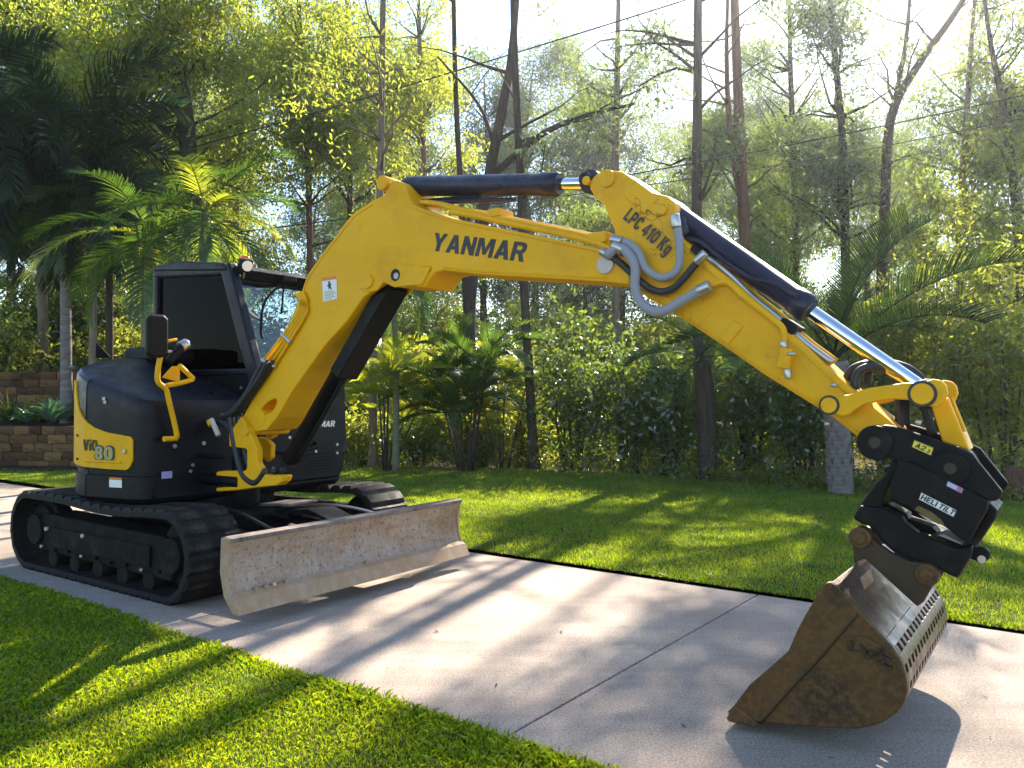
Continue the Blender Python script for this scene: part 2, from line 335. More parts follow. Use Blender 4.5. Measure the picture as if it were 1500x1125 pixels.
GLY = {
 'Y': (9, [(0,10),(2.8,10),(4.5,6.6),(6.2,10),(9,10),(5.8,4.2),(5.8,0),(3.2,0),(3.2,4.2)], []),
 'A': (9, [(0,0),(3.1,10),(5.9,10),(9,0),(6.3,0),(5.7,2),(3.3,2),(2.7,0)], [[(3.9,4),(5.1,4),(4.5,6.6)]]),
 'N': (8.4, [(0,0),(0,10),(2.6,10),(5.9,4.6),(5.9,10),(8.4,10),(8.4,0),(5.8,0),(2.5,5.4),(2.5,0)], []),
 'M': (10.6, [(0,0),(0,10),(3.2,10),(5.3,4.6),(7.4,10),(10.6,10),(10.6,0),(8.2,0),(8.2,6.4),(6.2,1.2),(4.4,1.2),(2.4,6.4),(2.4,0)], []),
 'R': (8.4, [(0,0),(0,10),(5.6,10),(7.4,9.4),(8.2,8),(8.2,6.2),(7.4,4.9),(6.4,4.3),(8.4,0),(5.6,0),(4,3.8),(2.5,3.8),(2.5,0)], [[(2.5,5.8),(2.5,8),(5,8),(5.7,7.4),(5.7,6.4),(5,5.8)]]),
 'L': (6.6, [(0,0),(0,10),(2.5,10),(2.5,2.1),(6.6,2.1),(6.6,0)], []),
 'P': (8, [(0,0),(0,10),(5.4,10),(7.2,9.3),(8,7.8),(8,5.7),(7.2,4.2),(5.4,3.5),(2.5,3.5),(2.5,0)], [[(2.5,5.5),(2.5,8),(4.8,8),(5.5,7.4),(5.5,6.1),(4.8,5.5)]]),
 'C': (8, [(8,6.8),(7.4,9),(5.8,10),(2.6,10),(.8,9),(0,7),(0,3),(.8,1),(2.6,0),(5.8,0),(7.4,1),(8,3.2),(5.6,3.2),(5.2,2.2),(4,2),(3,2.3),(2.5,3.4),(2.5,6.6),(3,7.7),(4,8),(5.2,7.8),(5.6,6.8)], []),
 '4': (8, [(4.4,0),(4.4,2.1),(0,2.1),(0,4),(4.2,10),(6.7,10),(6.7,4),(8,4),(8,2.1),(6.7,2.1),(6.7,0)], [[(2.2,4),(4.4,4),(4.4,7.3)]]),
 '1': (4.6, [(1.8,0),(1.8,6.8),(0,6),(0,8),(2.6,10),(4.3,10),(4.3,0)], []),
 '0': (8, [(0,3),(0,7),(.8,9),(2.6,10),(5.4,10),(7.2,9),(8,7),(8,3),(7.2,1),(5.4,0),(2.6,0),(.8,1)], [[(2.5,3.4),(3,2.3),(4,2),(5,2.3),(5.5,3.4),(5.5,6.6),(5,7.7),(4,8),(3,7.7),(2.5,6.6)]]),
 'K': (8.4, [(0,0),(0,10),(2.5,10),(2.5,6.2),(5.3,10),(8.3,10),(4.9,5.7),(8.5,0),(5.5,0),(3.3,3.9),(2.5,2.9),(2.5,0)], []),
 'g': (7, [(7,7),(4.7,7),(4.7,6.3),(3.6,7.2),(2.2,7.2),(.8,6.4),(0,4.6),(0,2.6),(.8,.8),(2.2,0),(3.6,0),(4.6,.7),(4.6,-.4),(4,-1.2),(2.8,-1.2),(2.3,-.7),(.2,-.7),(.8,-2.2),(2.4,-2.9),(4.6,-2.9),(6.4,-2),(7,-.2)], [[(2.4,3.0),(2.8,2.1),(3.6,1.8),(4.4,2.2),(4.7,3.2),(4.7,4.2),(4.3,5.1),(3.5,5.4),(2.8,5.1),(2.4,4.2)]]),
 'H': (8.4, [(0,0),(0,10),(2.5,10),(2.5,6.1),(5.9,6.1),(5.9,10),(8.4,10),(8.4,0),(5.9,0),(5.9,4),(2.5,4),(2.5,0)], []),
 'E': (7, [(0,0),(0,10),(6.8,10),(6.8,8),(2.5,8),(2.5,6),(6.2,6),(6.2,4.1),(2.5,4.1),(2.5,2),(7,2),(7,0)], []),
 'I': (2.5, [(0,0),(0,10),(2.5,10),(2.5,0)], []),
 'T': (8, [(2.75,0),(2.75,7.9),(0,7.9),(0,10),(8,10),(8,7.9),(5.25,7.9),(5.25,0)], []),
 'V': (8.6, [(0,10),(2.7,10),(4.3,3.4),(5.9,10),(8.6,10),(5.6,0),(3,0)], []),
 'i': (2.5, [(0,0),(0,7.2),(2.4,7.2),(2.4,0)], []),
 '8': (8, [(0,2.8),(.6,4.3),(1.6,5.1),(.6,6),(.3,7.6),(1,9.2),(2.6,10),(5.4,10),(7,9.2),(7.7,7.6),(7.4,6),(6.4,5.1),(7.4,4.3),(8,2.8),(7.4,1),(5.6,0),(2.4,0),(.6,1)], [[(2.8,7.4),(3.1,6.5),(4,6.2),(4.9,6.5),(5.2,7.4),(4.9,8.2),(4,8.4),(3.1,8.2)],[(2.5,3),(3,4),(4,4.3),(5,4),(5.5,3),(5,1.9),(4,1.6),(3,1.9)]]),
 '2': (8, [(0,0),(0,1.8),(4.6,5.6),(5.3,6.8),(5,7.7),(4,8.1),(3,7.8),(2.6,6.8),(.2,6.8),(.6,8.8),(2.2,10),(5.6,10),(7.2,9),(7.8,7.2),(7.2,5.4),(3.6,2.1),(7.9,2.1),(7.9,0)], []),
 '3': (8, [(0,2.8),(2.4,2.8),(2.8,2.1),(4,1.8),(5,2.2),(5.3,3.1),(4.8,4),(3,4.2),(3,6),(4.6,6.2),(5.1,7),(4.8,7.9),(4,8.2),(3,7.9),(2.7,7.3),(.3,7.3),(.8,9),(2.4,10),(5.2,10),(6.9,9.2),(7.5,7.4),(7,5.9),(6,5.2),(7.2,4.5),(7.8,3),(7.2,1.1),(5.6,0),(2.4,0),(.7,.9)], []),
}
GLY['O'] = GLY['0']
def text(name, body, loc, height, m, parent, ang=0, shear=0, width=None, th=.0015, rot=None, gap=1.1, align='LEFT', grow=0.):
    """block letters cut as thin plates; local x along the line, local y up; width fits the whole line"""
    x = 0; parts = []
    for ch in body:
        if ch == ' ': x += 4; continue
        w, out, holes = GLY[ch]; s = height / 10
        tr = lambda L: [((px + x + shear * py) , py) for px, py in L]
        parts.append((tr(out), [tr(h) for h in holes]))
        if ch == 'i': parts.append((tr([(0, 8.1), (0, 10.2), (2.4, 10.2), (2.4, 8.1)]), []))
        x += w + gap
    x -= gap; s = height / 10; sx = s if width is None else width / x; off = -x * .5 if align == 'CENTER' else 0
    V, F = merge([prism([((a + off) * sx, b * s) for a, b in o], 0, th, [[((a + off) * sx, b * s) for a, b in h] for h in hs], axis='z') for o, hs in parts])
    o = link(name, fixed(name, V, F), m, parent)
    o.matrix_local = Matrix.Translation(loc) @ (rot or Matrix.Rotation(R(90), 4, 'X')) @ Matrix.Rotation(ang, 4, 'Z')
    return o
# ------------------------------------------------------------------ ground, driveway, lawns
def at(px, py, Y):
    """point at depth Y seen at photograph pixel (px, py)"""
    return ((px - 750) / 1180 * Y, Y, CAM_H + (578 - py) / 1180 * Y)
DA = R(36.7)
DU = Vector((math.cos(DA), -math.sin(DA))); DN = Vector((math.sin(DA), math.cos(DA)))      # along / across the driveway
DN0 = DN.dot(Vector((-1.0, 4.21))); DW = 3.27; DN1 = DN0 + DW
U0 = DU.dot(Vector((-.06, 3.51))); SL = 2.80
def dp(u, n): return DU * u + DN * n
me = fast('ground', [(-400, -60, -.14), (400, -60, -.14), (400, 700, -.14), (-400, 700, -.14)], [(0, 1, 2, 3)])
tag(link('ground', me, M['soil']), kind='structure')
drv = empty('driveway'); tag(drv, kind='structure')
v = [(*dp(u, n), z) for u in (U0 - 12 * SL, U0 + 4 * SL) for n in (DN0 + .02, DN1 - .02) for z in (-.13, -.03)]
link('joint_filler', fixed('joint_filler', v, [(0, 1, 3, 2), (4, 6, 7, 5), (0, 4, 5, 1), (2, 3, 7, 6), (0, 2, 6, 4), (1, 5, 7, 3)]), M['mulch'], drv)
sv, sf = boxv((0, 0, 0), (SL - .012, DW, .12)); slab_me = pyd('slab', sv, sf)
for k in range(-12, 4):
    if k == -12: o = link('slab', slab_me, M['concrete'], drv)
    else: o = bpy.data.objects.new('slab', slab_me); COL.objects.link(o); o.parent = drv
    c = dp(U0 + (k + .5) * SL, (DN0 + DN1) / 2); o.location = (c.x, c.y, -.06); o.rotation_euler = (0, 0, -DA)
    b = o.modifiers.new('bevel', 'BEVEL'); b.width = .006; b.segments = 2

def in_poly(P, poly):
    x, y = P[:, 0], P[:, 1]; c = np.zeros(len(P), bool); n = len(poly); j = n - 1
    for i in range(n):
        xi, yi = poly[i]; xj, yj = poly[j]
        k = ((yi > y) != (yj > y)) & (x < (xj - xi) * (y - yi) / (yj - yi + 1e-12) + xi); c ^= k; j = i
    return c
far_edge = [tuple(dp(U0 + s, DN1 - .006)) for s in (8, -40)]
tree_line = [(-26, 25), (-14, 17.6), (-9, 16.6), (-5, 16.8), (-2.5, 16.7), (.5, 16.2), (2.2, 15.2), (3.6, 14.1), (5.0, 12.4), (6.5, 11.6), (8.5, 10.2), (12, 8.6), (16, 5)]
LAWN_FAR = [far_edge[0], far_edge[1]] + tree_line
near_edge = [tuple(dp(U0 + s, DN0 + .006)) for s in (6, 2.0, .5, -1.0, -4, -40)]
LAWN_NEAR = near_edge + [(-30, -4), (4, -4)]
def sheet_poly(name, poly, z, m, edge=.0):
    tri = tessellate_polygon([[Vector((a, b, 0)) for a, b in poly]]); n = len(poly)
    V = [(a, b, z) for a, b in poly] + [(a, b, -.12) for a, b in poly]
    F = [tuple(t) for t in tri] + [(i, (i + 1) % n, (i + 1) % n + n, i + n) for i in range(n)]
    me = fixed(name, V, F); o = link(name, me, m); return o
tag(sheet_poly('lawn', LAWN_FAR, .004, M['turf']), kind='structure'); tag(sheet_poly('lawn', LAWN_NEAR, .004, M['turf']), kind='structure')
def blades(name, poly, box, dens, h, w, m, lump=.35, seed=1, falloff=None, z0=0.0, two=True):
    rg = np.random.default_rng(seed); x0, x1, y0, y1 = box
    n = int((x1 - x0) * (y1 - y0) * dens); P = np.c_[rg.uniform(x0, x1, n), rg.uniform(y0, y1, n)]
    k = in_poly(P, poly)
    # only where the camera (and a step aside) can see
    k &= (np.abs(P[:, 0]) < .80 * P[:, 1] + 1.2)
    if falloff is not None: k &= rg.random(n) < falloff(P)
    P = P[k]; n = len(P)
    lumpn = .5 + .5 * np.sin(P[:, 0] * 3.1 + 1.3 * np.sin(P[:, 1] * 2.3)) * np.sin(P[:, 1] * 2.7 + 1.1 * np.sin(P[:, 0] * 1.9))
    H = h * rg.uniform(.55, 1.25, n) * (1 - lump + 2 * lump * lumpn); A = rg.uniform(0, 2 * np.pi, n); W = w * rg.uniform(.7, 1.3, n)
    T = rg.uniform(.1, .95, n); B = rg.uniform(0, 2 * np.pi, n)
    dx, dy = np.cos(A) * W, np.sin(A) * W; lx, ly = np.cos(B) * H * T, np.sin(B) * H * T
    Z = np.full(n, z0)
    if two:
        V = np.stack([np.c_[P[:, 0] - dx, P[:, 1] - dy, Z], np.c_[P[:, 0] + dx, P[:, 1] + dy, Z], np.c_[P[:, 0] + dx * .7 + lx * .4, P[:, 1] + dy * .7 + ly * .4, Z + H * .62], np.c_[P[:, 0] + lx, P[:, 1] + ly, Z + H * (1 - .35 * T)]], 1).reshape(-1, 3)
        F = np.arange(n * 4).reshape(n, 4)
    else:
        V = np.stack([np.c_[P[:, 0] - dx, P[:, 1] - dy, Z], np.c_[P[:, 0] + dx, P[:, 1] + dy, Z], np.c_[P[:, 0] + lx, P[:, 1] + ly, Z + H]], 1).reshape(-1, 3)
        F = np.arange(n * 3).reshape(n, 3)
    return tag(link(name, fast(name, V, F), m), kind='stuff')
blades('grass', LAWN_NEAR, (-6.5, 1.2, 1.6, 8.0), 11500, .034, .0021, M['grass_near'], .35, 3, lambda P: np.clip(1.6 - P[:, 1] * .16, .35, 1), .003)
blades('grass', LAWN_FAR, (-14, 9, 4.6, 22), 2900, .036, .0045, M['grass'], .3, 4, lambda P: np.clip(1.5 - P[:, 1] * .055, .4, 1), .003, False)
blades('dry_grass', LAWN_NEAR, (-6.5, 1.2, 1.6, 8.0), 420, .036, .0024, M['grass_dry'], .35, 13, lambda P: np.clip(1.6 - P[:, 1] * .16, .35, 1), .003)
blades('dry_grass', LAWN_FAR, (-14, 9, 4.6, 22), 170, .036, .0045, M['grass_dry'], .3, 14, lambda P: np.clip(1.5 - P[:, 1] * .055, .4, 1), .003, False)
def litter(name, poly, box, n, m, seed, size=.03):
    rg = np.random.default_rng(seed); x0, x1, y0, y1 = box; P = np.c_[rg.uniform(x0, x1, n), rg.uniform(y0, y1, n)]; P = P[in_poly(P, poly)]; n = len(P)
    C = np.c_[P, rg.uniform(.006, .012, n) + (0.02 if 'lawn' in name else 0)]; A = rg.uniform(0, 6.28, n); D = np.c_[np.cos(A), np.sin(A), rg.normal(size=n) * .15]; S = np.c_[-np.sin(A), np.cos(A), rg.normal(size=n) * .2]
    L = (size * rg.uniform(.4, 1.4, n))[:, None]; W = L * rg.uniform(.12, .3, (n, 1))
    V = np.stack([C - D * L * .5, C + S * W * .5, C + D * L * .5, C - S * W * .5], 1).reshape(-1, 3)
    return tag(link('leaf_litter', fast('leaf_litter', V, np.arange(n * 4).reshape(n, 4)), m), kind='stuff')
drive_poly = [tuple(dp(U0 + s, n)) for s, n in ((-20, DN0), (6, DN0), (6, DN1), (-20, DN1))]
litter('drive', drive_poly, (-9, 5, 2, 14), 420, M['soil'], 21, .022)
litter('drive_edge', [tuple(dp(U0 + s, n)) for s, n in ((-20, DN0), (6, DN0), (6, DN0 + .16), (-20, DN0 + .16))], (-9, 5, 2, 14), 5200, M['grass_dry'], 22, .018)
litter('drive_edge', [tuple(dp(U0 + s, n)) for s, n in ((-20, DN1 - .2), (6, DN1 - .2), (6, DN1), (-20, DN1))], (-9, 5, 2, 14), 5200, M['grass_dry'], 23, .02)
litter('lawn', LAWN_NEAR, (-6, 1, 2, 7), 500, M['grass_dry'], 24, .05); litter('lawn', LAWN_FAR, (-8, 9, 5, 17), 900, M['grass_dry'], 25, .07)
# shaggy edges hanging over the slabs
def edge_poly(n0, n1, s0, s1): return [tuple(dp(U0 + s, n)) for s, n in ((s0, n0), (s1, n0), (s1, n1), (s0, n1))]
blades('grass', edge_poly(DN1 - .03, DN1 + .10, -20, 8), (-12, 9, 2, 20), 2600, .03, .004, M['grass'], .35, 5, None, .0)
blades('grass', edge_poly(DN0 - .10, DN0 + .030, -12, 5), (-9, 3, 1, 12), 10000, .050, .0028, M['grass_near'], .4, 6, None, .0)
# measured side profiles of the machine (metres; x forward / z up, or y left / z up)
PROF = {
 'boom': [(0.957, 1.316), (1.216, 1.638), (1.425, 1.905), (1.618, 2.204), (1.715, 2.39), (2.125, 2.735), (2.221, 2.795), (2.381, 2.846), (2.492, 2.868), (2.53, 2.914), (2.562, 2.947), (2.613, 2.953), (2.663, 2.931), (2.7, 2.889), (2.725, 2.826), (2.767, 2.769), (2.84, 2.732), (3.084, 2.638), (4.136, 2.338), (4.287, 2.292), (4.355, 2.254), (4.367, 2.189), (4.355, 2.107), (4.214, 2.134), (3.663, 2.207), (3.306, 2.254), (3.028, 2.304), (2.953, 2.297), (2.912, 2.265), (2.859, 2.206), (2.799, 2.215), (2.732, 2.234), (2.608, 2.23), (2.5, 2.271), (2.383, 2.219), (2.297, 2.178), (2.135, 2.024), (1.895, 1.847), (1.552, 1.526), (1.372, 1.323), (1.251, 1.226), (1.069, 1.205)],
 'boom_hole': [(1.145, 1.349), (1.178, 1.379), (1.224, 1.418), (1.276, 1.447), (1.328, 1.464), (1.364, 1.469), (1.373, 1.439), (1.341, 1.393), (1.303, 1.364), (1.225, 1.343)],
 'boom_plate': [(2.267, 2.245), (2.3, 2.302), (2.341, 2.358), (2.398, 2.386), (2.487, 2.404), (2.606, 2.39), (2.775, 2.357), (2.923, 2.332), (2.85, 2.224), (2.73, 2.227), (2.606, 2.225), (2.567, 2.24), (2.5, 2.269), (2.44, 2.215), (2.366, 2.211), (2.308, 2.23)],
 'arm': [(4.084, 2.695), (4.102, 2.739), (4.146, 2.772), (4.208, 2.777), (4.294, 2.752), (4.37, 2.698), (4.477, 2.61), (4.562, 2.579), (4.613, 2.535), (4.621, 2.453), (4.651, 2.343), (4.785, 2.202), (4.967, 2.052), (5.163, 1.867), (5.498, 1.532), (5.588, 1.449), (5.707, 1.344), (5.706, 1.291), (5.674, 1.242), (5.631, 1.225), (5.587, 1.252), (5.423, 1.389), (5.094, 1.599), (4.828, 1.788), (4.627, 1.924), (4.344, 2.1), (4.259, 2.153), (4.22, 2.225), (4.259, 2.33), (4.246, 2.431), (4.181, 2.579), (4.119, 2.634)],
 'arm_plate': [(4.302, 2.73), (4.37, 2.695), (4.479, 2.605), (4.561, 2.575), (4.605, 2.522), (4.596, 2.446), (4.63, 2.355), (4.675, 2.297), (4.653, 2.267), (4.308, 2.617)],
 'arm_patch': [(4.867, 1.792), (4.936, 1.882), (4.988, 1.849), (4.909, 1.755)],
 'rocker': [(5.43, 1.441), (5.433, 1.47), (5.452, 1.489), (5.48, 1.496), (5.51, 1.5), (5.595, 1.53), (5.739, 1.552), (5.814, 1.554), (5.86, 1.569), (5.891, 1.563), (5.911, 1.54), (5.917, 1.505), (5.904, 1.47), (5.872, 1.445), (5.832, 1.449), (5.776, 1.475), (5.701, 1.479), (5.634, 1.469), (5.575, 1.453), (5.54, 1.431), (5.515, 1.406), (5.484, 1.398), (5.448, 1.408)],
 'hlink': [(5.838, 1.453), (5.874, 1.469), (5.906, 1.49), (5.921, 1.444), (5.939, 1.393), (5.961, 1.332), (5.988, 1.255), (5.882, 1.289), (5.864, 1.355)],
 'hitch': [(5.595, 1.294), (5.605, 1.328), (5.63, 1.353), (5.661, 1.363), (5.695, 1.36), (5.761, 1.34), (5.878, 1.298), (5.978, 1.264), (6.009, 1.248), (6.033, 1.211), (6.119, 1.091), (6.098, 1.052), (6.074, 1.05), (6.026, 1.074), (5.915, 1.123), (5.852, 1.162), (5.787, 1.181), (5.707, 1.21), (5.66, 1.219), (5.626, 1.232), (5.604, 1.257)],
 'tilt_mid': [(5.722, 1.212), (5.752, 1.209), (5.856, 1.165), (5.919, 1.126), (6.029, 1.078), (6.07, 1.053), (6.064, 1.012), (5.997, 0.874), (5.979, 0.872), (5.905, 0.931), (5.803, 0.979), (5.764, 1.001), (5.725, 1.013), (5.688, 1.039), (5.692, 1.112), (5.712, 1.172)],
 'tilt_left': [(5.692, 1.208), (5.709, 1.209), (5.718, 1.169), (5.681, 1.108), (5.65, 1.002), (5.615, 0.97), (5.566, 0.951), (5.545, 0.979), (5.623, 1.097), (5.661, 1.136)],
 'tilt_right': [(6.061, 1.041), (6.099, 1.006), (6.088, 0.967), (6.036, 0.872), (5.999, 0.833), (5.968, 0.841), (6.006, 0.904), (6.049, 0.985)],
 'cradle': [(5.56, 0.994), (5.647, 0.989), (5.674, 0.981), (5.734, 0.953), (5.747, 0.929), (5.8, 0.886), (5.851, 0.87), (5.927, 0.843), (5.97, 0.84), (6.007, 0.858), (6.007, 0.817), (5.954, 0.709), (5.923, 0.719), (5.876, 0.741), (5.825, 0.756), (5.747, 0.776), (5.693, 0.803), (5.646, 0.842), (5.622, 0.88), (5.595, 0.9), (5.563, 0.908), (5.527, 0.931)],
 'cradle_pad': [(5.854, 0.866), (5.881, 0.876), (5.959, 0.84), (5.949, 0.814), (5.867, 0.842)],
 'cradle_top': [(5.621, 0.998), (5.653, 0.985), (5.729, 0.945), (5.733, 0.926), (5.794, 0.909), (5.834, 0.894), (5.854, 0.874), (5.801, 0.861), (5.739, 0.9), (5.691, 0.934), (5.628, 0.96)],
 'lug': [(6.0, 0.838), (6.049, 0.843), (6.068, 0.825), (6.067, 0.8), (6.052, 0.782), (6.024, 0.779), (5.99, 0.791)],
 'bucket_side': [(5.073, 0.043), (5.081, 0.07), (5.114, 0.11), (5.185, 0.216), (5.298, 0.334), (5.354, 0.395), (5.392, 0.49), (5.42, 0.549), (5.452, 0.609), (5.494, 0.691), (5.51, 0.708), (5.528, 0.712), (5.551, 0.704), (5.592, 0.662), (5.632, 0.615), (5.686, 0.56), (5.734, 0.511), (5.765, 0.478), (5.786, 0.446), (5.8, 0.414), (5.809, 0.38), (5.814, 0.345), (5.814, 0.312), (5.807, 0.28), (5.794, 0.249), (5.775, 0.222), (5.752, 0.198), (5.725, 0.173), (5.693, 0.153), (5.654, 0.134), (5.614, 0.118), (5.502, 0.096), (5.374, 0.076), (5.23, 0.056), (5.114, 0.035), (5.084, 0.03)],
 'bucket_seam': [(5.23, 0.062), (5.342, 0.215), (5.451, 0.352), (5.555, 0.496), (5.627, 0.593)],
 'bucket_ear': [(5.523, 0.835), (5.526, 0.865), (5.542, 0.887), (5.567, 0.896), (5.593, 0.886), (5.627, 0.84), (5.691, 0.795), (5.774, 0.765), (5.845, 0.768), (5.875, 0.749), (5.883, 0.711), (5.865, 0.681), (5.824, 0.597), (5.798, 0.571), (5.583, 0.757), (5.539, 0.731), (5.534, 0.789)],
 'bucket_logo': [(5.581, 0.489), (5.656, 0.508), (5.724, 0.483), (5.715, 0.45), (5.666, 0.451), (5.606, 0.443)],
 'bracket': [(1.002, 1.329), (1.03, 1.314), (1.091, 1.239), (1.199, 1.081), (1.206, 0.972), (1.279, 0.901), (1.343, 0.888), (1.514, 0.894), (1.489, 0.847), (1.433, 0.815), (1.227, 0.789), (0.944, 0.745), (0.69, 0.718), (0.687, 0.749), (0.937, 0.774), (0.937, 0.847), (0.686, 0.837), (0.689, 0.877), (0.775, 0.89), (1.053, 0.904), (1.082, 0.932), (1.079, 1.068), (1.052, 1.08), (0.858, 1.085), (0.85, 1.198), (0.934, 1.261)],
 'bracket_far': [(0.735, 1.144), (0.884, 1.144), (0.968, 1.088), (0.962, 0.98), (0.906, 0.946), (0.843, 0.975), (0.771, 1.054)],
 'bracket_lug': [(0.889, 1.302), (0.986, 1.322), (1.02, 1.286), (1.014, 1.214), (0.945, 1.149), (0.89, 1.129), (0.833, 1.219)],
 'cab_side': [(-0.985, 2.735), (0.115, 2.673), (0.166, 2.624), (0.466, 1.732), (0.564, 1.332)],
 'k_boomtop': (2.492, 2.951),
 'k_armrod': (4.062, 2.744),
 'k_boomarm': (4.214, 2.23),
 'k_bcyl0': (4.495, 2.541),
 'k_bcyl1': (5.818, 1.503),
 'k_rockpin': (5.424, 1.45),
 'k_tip': (5.624, 1.282),
 'k_hpin2': (5.927, 1.181),
 'k_boomcyl1': (2.441, 2.298),
 'k_boomcyl0': (1.35, 0.978),
 'k_bcylmid': (5.297, 1.937),
 'k_acylmid': (3.821, 2.788),
 'k_boss': (2.357, 2.287),
 'k_bore': (2.614, 2.308),
 'k_boss2': (4.208, 2.723),
 'k_boss3': (4.534, 2.513),
 'k_earpin1': (5.567, 0.851),
 'k_earpin2': (5.837, 0.718),
 'text_yan0': (2.917, 2.444),
 'text_yan1': (3.653, 2.298),
 'text_yan2': (2.905, 2.553),
 'text_lpc0': (4.302, 2.482),
 'text_lpc1': (4.561, 2.25),
 'text_lpc2': (4.349, 2.537),
 'sticker_warn': [(1.893, 2.176), (1.878, 2.351), (2.029, 2.353), (2.036, 2.186)],
 'sticker_a2': [(5.773, 1.267), (5.784, 1.3), (5.861, 1.267), (5.852, 1.231)],
 'sticker_heli': [(5.804, 1.04), (5.815, 1.075), (5.953, 1.006), (5.942, 0.973)],
 'sticker_small': [(5.914, 1.108), (5.92, 1.128), (5.978, 1.099), (5.971, 1.079)],
 'sticker_patch': [(5.79, 0.996), (5.803, 1.013), (5.855, 0.991), (5.892, 0.962), (5.906, 0.939), (5.88, 0.941)],
 'tubes_top': [(2.804, 2.778), (2.97, 2.737), (3.084, 2.695), (3.306, 2.636), (3.423, 2.6), (3.618, 2.542), (3.908, 2.458), (4.136, 2.385), (4.266, 2.324)],
 'tubes_top2': [(2.786, 2.798), (3.109, 2.731), (3.438, 2.618), (3.744, 2.516), (4.029, 2.454), (4.186, 2.397)],
 'tubes_left': [(1.702, 2.33), (1.61, 2.256), (1.675, 2.156), (1.471, 1.95), (1.242, 1.761)],
 'tubes_left4': [(1.747, 2.304), (1.691, 2.262), (1.741, 2.121), (1.542, 1.901), (1.365, 1.719)],
 'hose_bundle': [(1.304, 1.736), (1.206, 1.626), (1.08, 1.498), (0.9, 1.351), (0.793, 1.333)],
 'hose_grey1': [(4.242, 2.273), (4.311, 2.311), (4.372, 2.272), (4.414, 2.197), (4.413, 2.093), (4.437, 2.016), (4.508, 1.952), (4.589, 1.947), (4.668, 1.984), (4.746, 2.021), (4.805, 2.047)],
 'hose_grey2': [(4.3, 2.354), (4.368, 2.33), (4.428, 2.274), (4.463, 2.195), (4.522, 2.141), (4.58, 2.125), (4.637, 2.147), (4.665, 2.202), (4.66, 2.33), (4.647, 2.416)],
 'hose_black': [(4.23, 2.287), (4.305, 2.235), (4.372, 2.174), (4.432, 2.12), (4.492, 2.072), (4.561, 2.051), (4.63, 2.067), (4.686, 2.115), (4.742, 2.173), (4.786, 2.21)],
 'arm_tube': [(4.778, 2.052), (4.837, 2.073), (4.902, 2.078), (4.944, 2.049), (4.985, 2.005), (5.166, 1.854), (5.195, 1.803), (5.195, 1.763)],
 'arm_tube2': [(4.733, 2.233), (4.8, 2.189), (4.908, 2.095), (5.014, 1.982), (5.116, 1.894), (5.206, 1.808), (5.293, 1.725), (5.407, 1.634)],
 'cyl_tube': [(4.649, 2.35), (4.745, 2.307), (4.855, 2.211), (5.003, 2.104), (5.126, 2.063), (5.205, 2.007), (5.244, 1.984)],
 'loop_hose': [(5.491, 1.523), (5.47, 1.563), (5.481, 1.608), (5.513, 1.642), (5.576, 1.657), (5.638, 1.639), (5.688, 1.599), (5.703, 1.533), (5.707, 1.445), (5.709, 1.357)],
 'loop_hose2': [(5.501, 1.528), (5.512, 1.6), (5.564, 1.632), (5.635, 1.625), (5.704, 1.592), (5.762, 1.522), (5.8, 1.426), (5.828, 1.31)],
 'block_valve': (5.209, 1.678),
 'rail_main': [(-0.889, 1.952), (-0.9, 1.83), (-0.927, 1.672), (-0.921, 1.594), (-0.858, 1.542), (-0.835, 1.463), (-0.764, 1.186), (-0.787, 1.16), (-0.873, 1.158)],
 'rail_loop': [(-0.858, 1.568), (-0.76, 1.585), (-0.636, 1.619), (-0.642, 1.641), (-0.75, 1.73)],
 'rail_tri': [(-0.823, 1.633), (-0.737, 1.725), (-0.672, 1.727), (-0.671, 1.597)],
 'mirror': [(-1.035, 2.076), (-1.002, 2.104), (-0.897, 2.113), (-0.863, 2.084), (-0.861, 1.816), (-0.895, 1.783), (-1.0, 1.779), (-1.033, 1.808)],
 'joystick': [(-0.799, 1.757), (-0.729, 1.856), (-0.67, 1.897)],
 'fin': [(-0.59, 1.983), (-0.443, 1.84), (-0.589, 1.835)],
}
# ------------------------------------------------------------------ excavator (machine frame: x forward, y to its left, z up)
HEAD = 35.0
exc = empty('excavator', (-2.687, 7.276, 0), R(-HEAD))
tag(exc, 'yellow and black tracked excavator with a rusty bucket resting on the concrete driveway', 'excavator')
YB = -.26                                                     # plane of boom, arm and bucket
K = lambda k, y=YB: Vector((PROF[k][0], y, PROF[k][1]))

# --- boom
boom = plate('boom', PROF['boom'], YB - .15, YB + .15, M['yellow'], exc, .012, [PROF['boom_hole']])
for y0, y1 in ((YB - .162, YB - .148), (YB + .148, YB + .162)):
    plate('boss_plate', PROF['boom_plate'], y0, y1, M['yellow'], boom, .006)
def pin(name, c, r, y0, y1, m, parent, hole=None):
    o = cyl(name, (c[0], y0, c[1]), (c[0], y1, c[1]), r, m, parent, 28, .004)
    return o
bp_ = PROF['boss_plate'] if 'boss_plate' in PROF else PROF['boom_plate']
tube('weld_bead', [(x, YB - .150, z) for x, z in bp_[0:9]], .007, M['yellow'], boom, 6, 3)
def inset(pts, d):
    out = []
    for i, p in enumerate(pts):
        q = Vector(pts[min(i + 1, len(pts) - 1)]) - Vector(pts[max(i - 1, 0)]); q.normalize(); out.append((p[0] + q[1] * d, p[1] - q[0] * d))
    return out
lip = PROF['boom'][14:20]; inn = inset(lip, .022)
plate('crest_lip', [(x, z - .004) for x, z in lip] + inn[::-1], YB - .158, YB - .148, M['yellow'], boom, .003)
lip = PROF['boom'][2:9]; inn = inset(lip, .018)
tube('weld_bead', [(x, YB - .150, z) for x, z in inset(PROF['boom'][2:8], .03)], .006, M['yellow'], boom, 6, 3)
low = [PROF['boom'][i] for i in (23, 24, 25, 26)]; tube('weld_bead', [(x, YB - .150, z + .02) for x, z in low], .006, M['yellow'], boom, 6, 2)
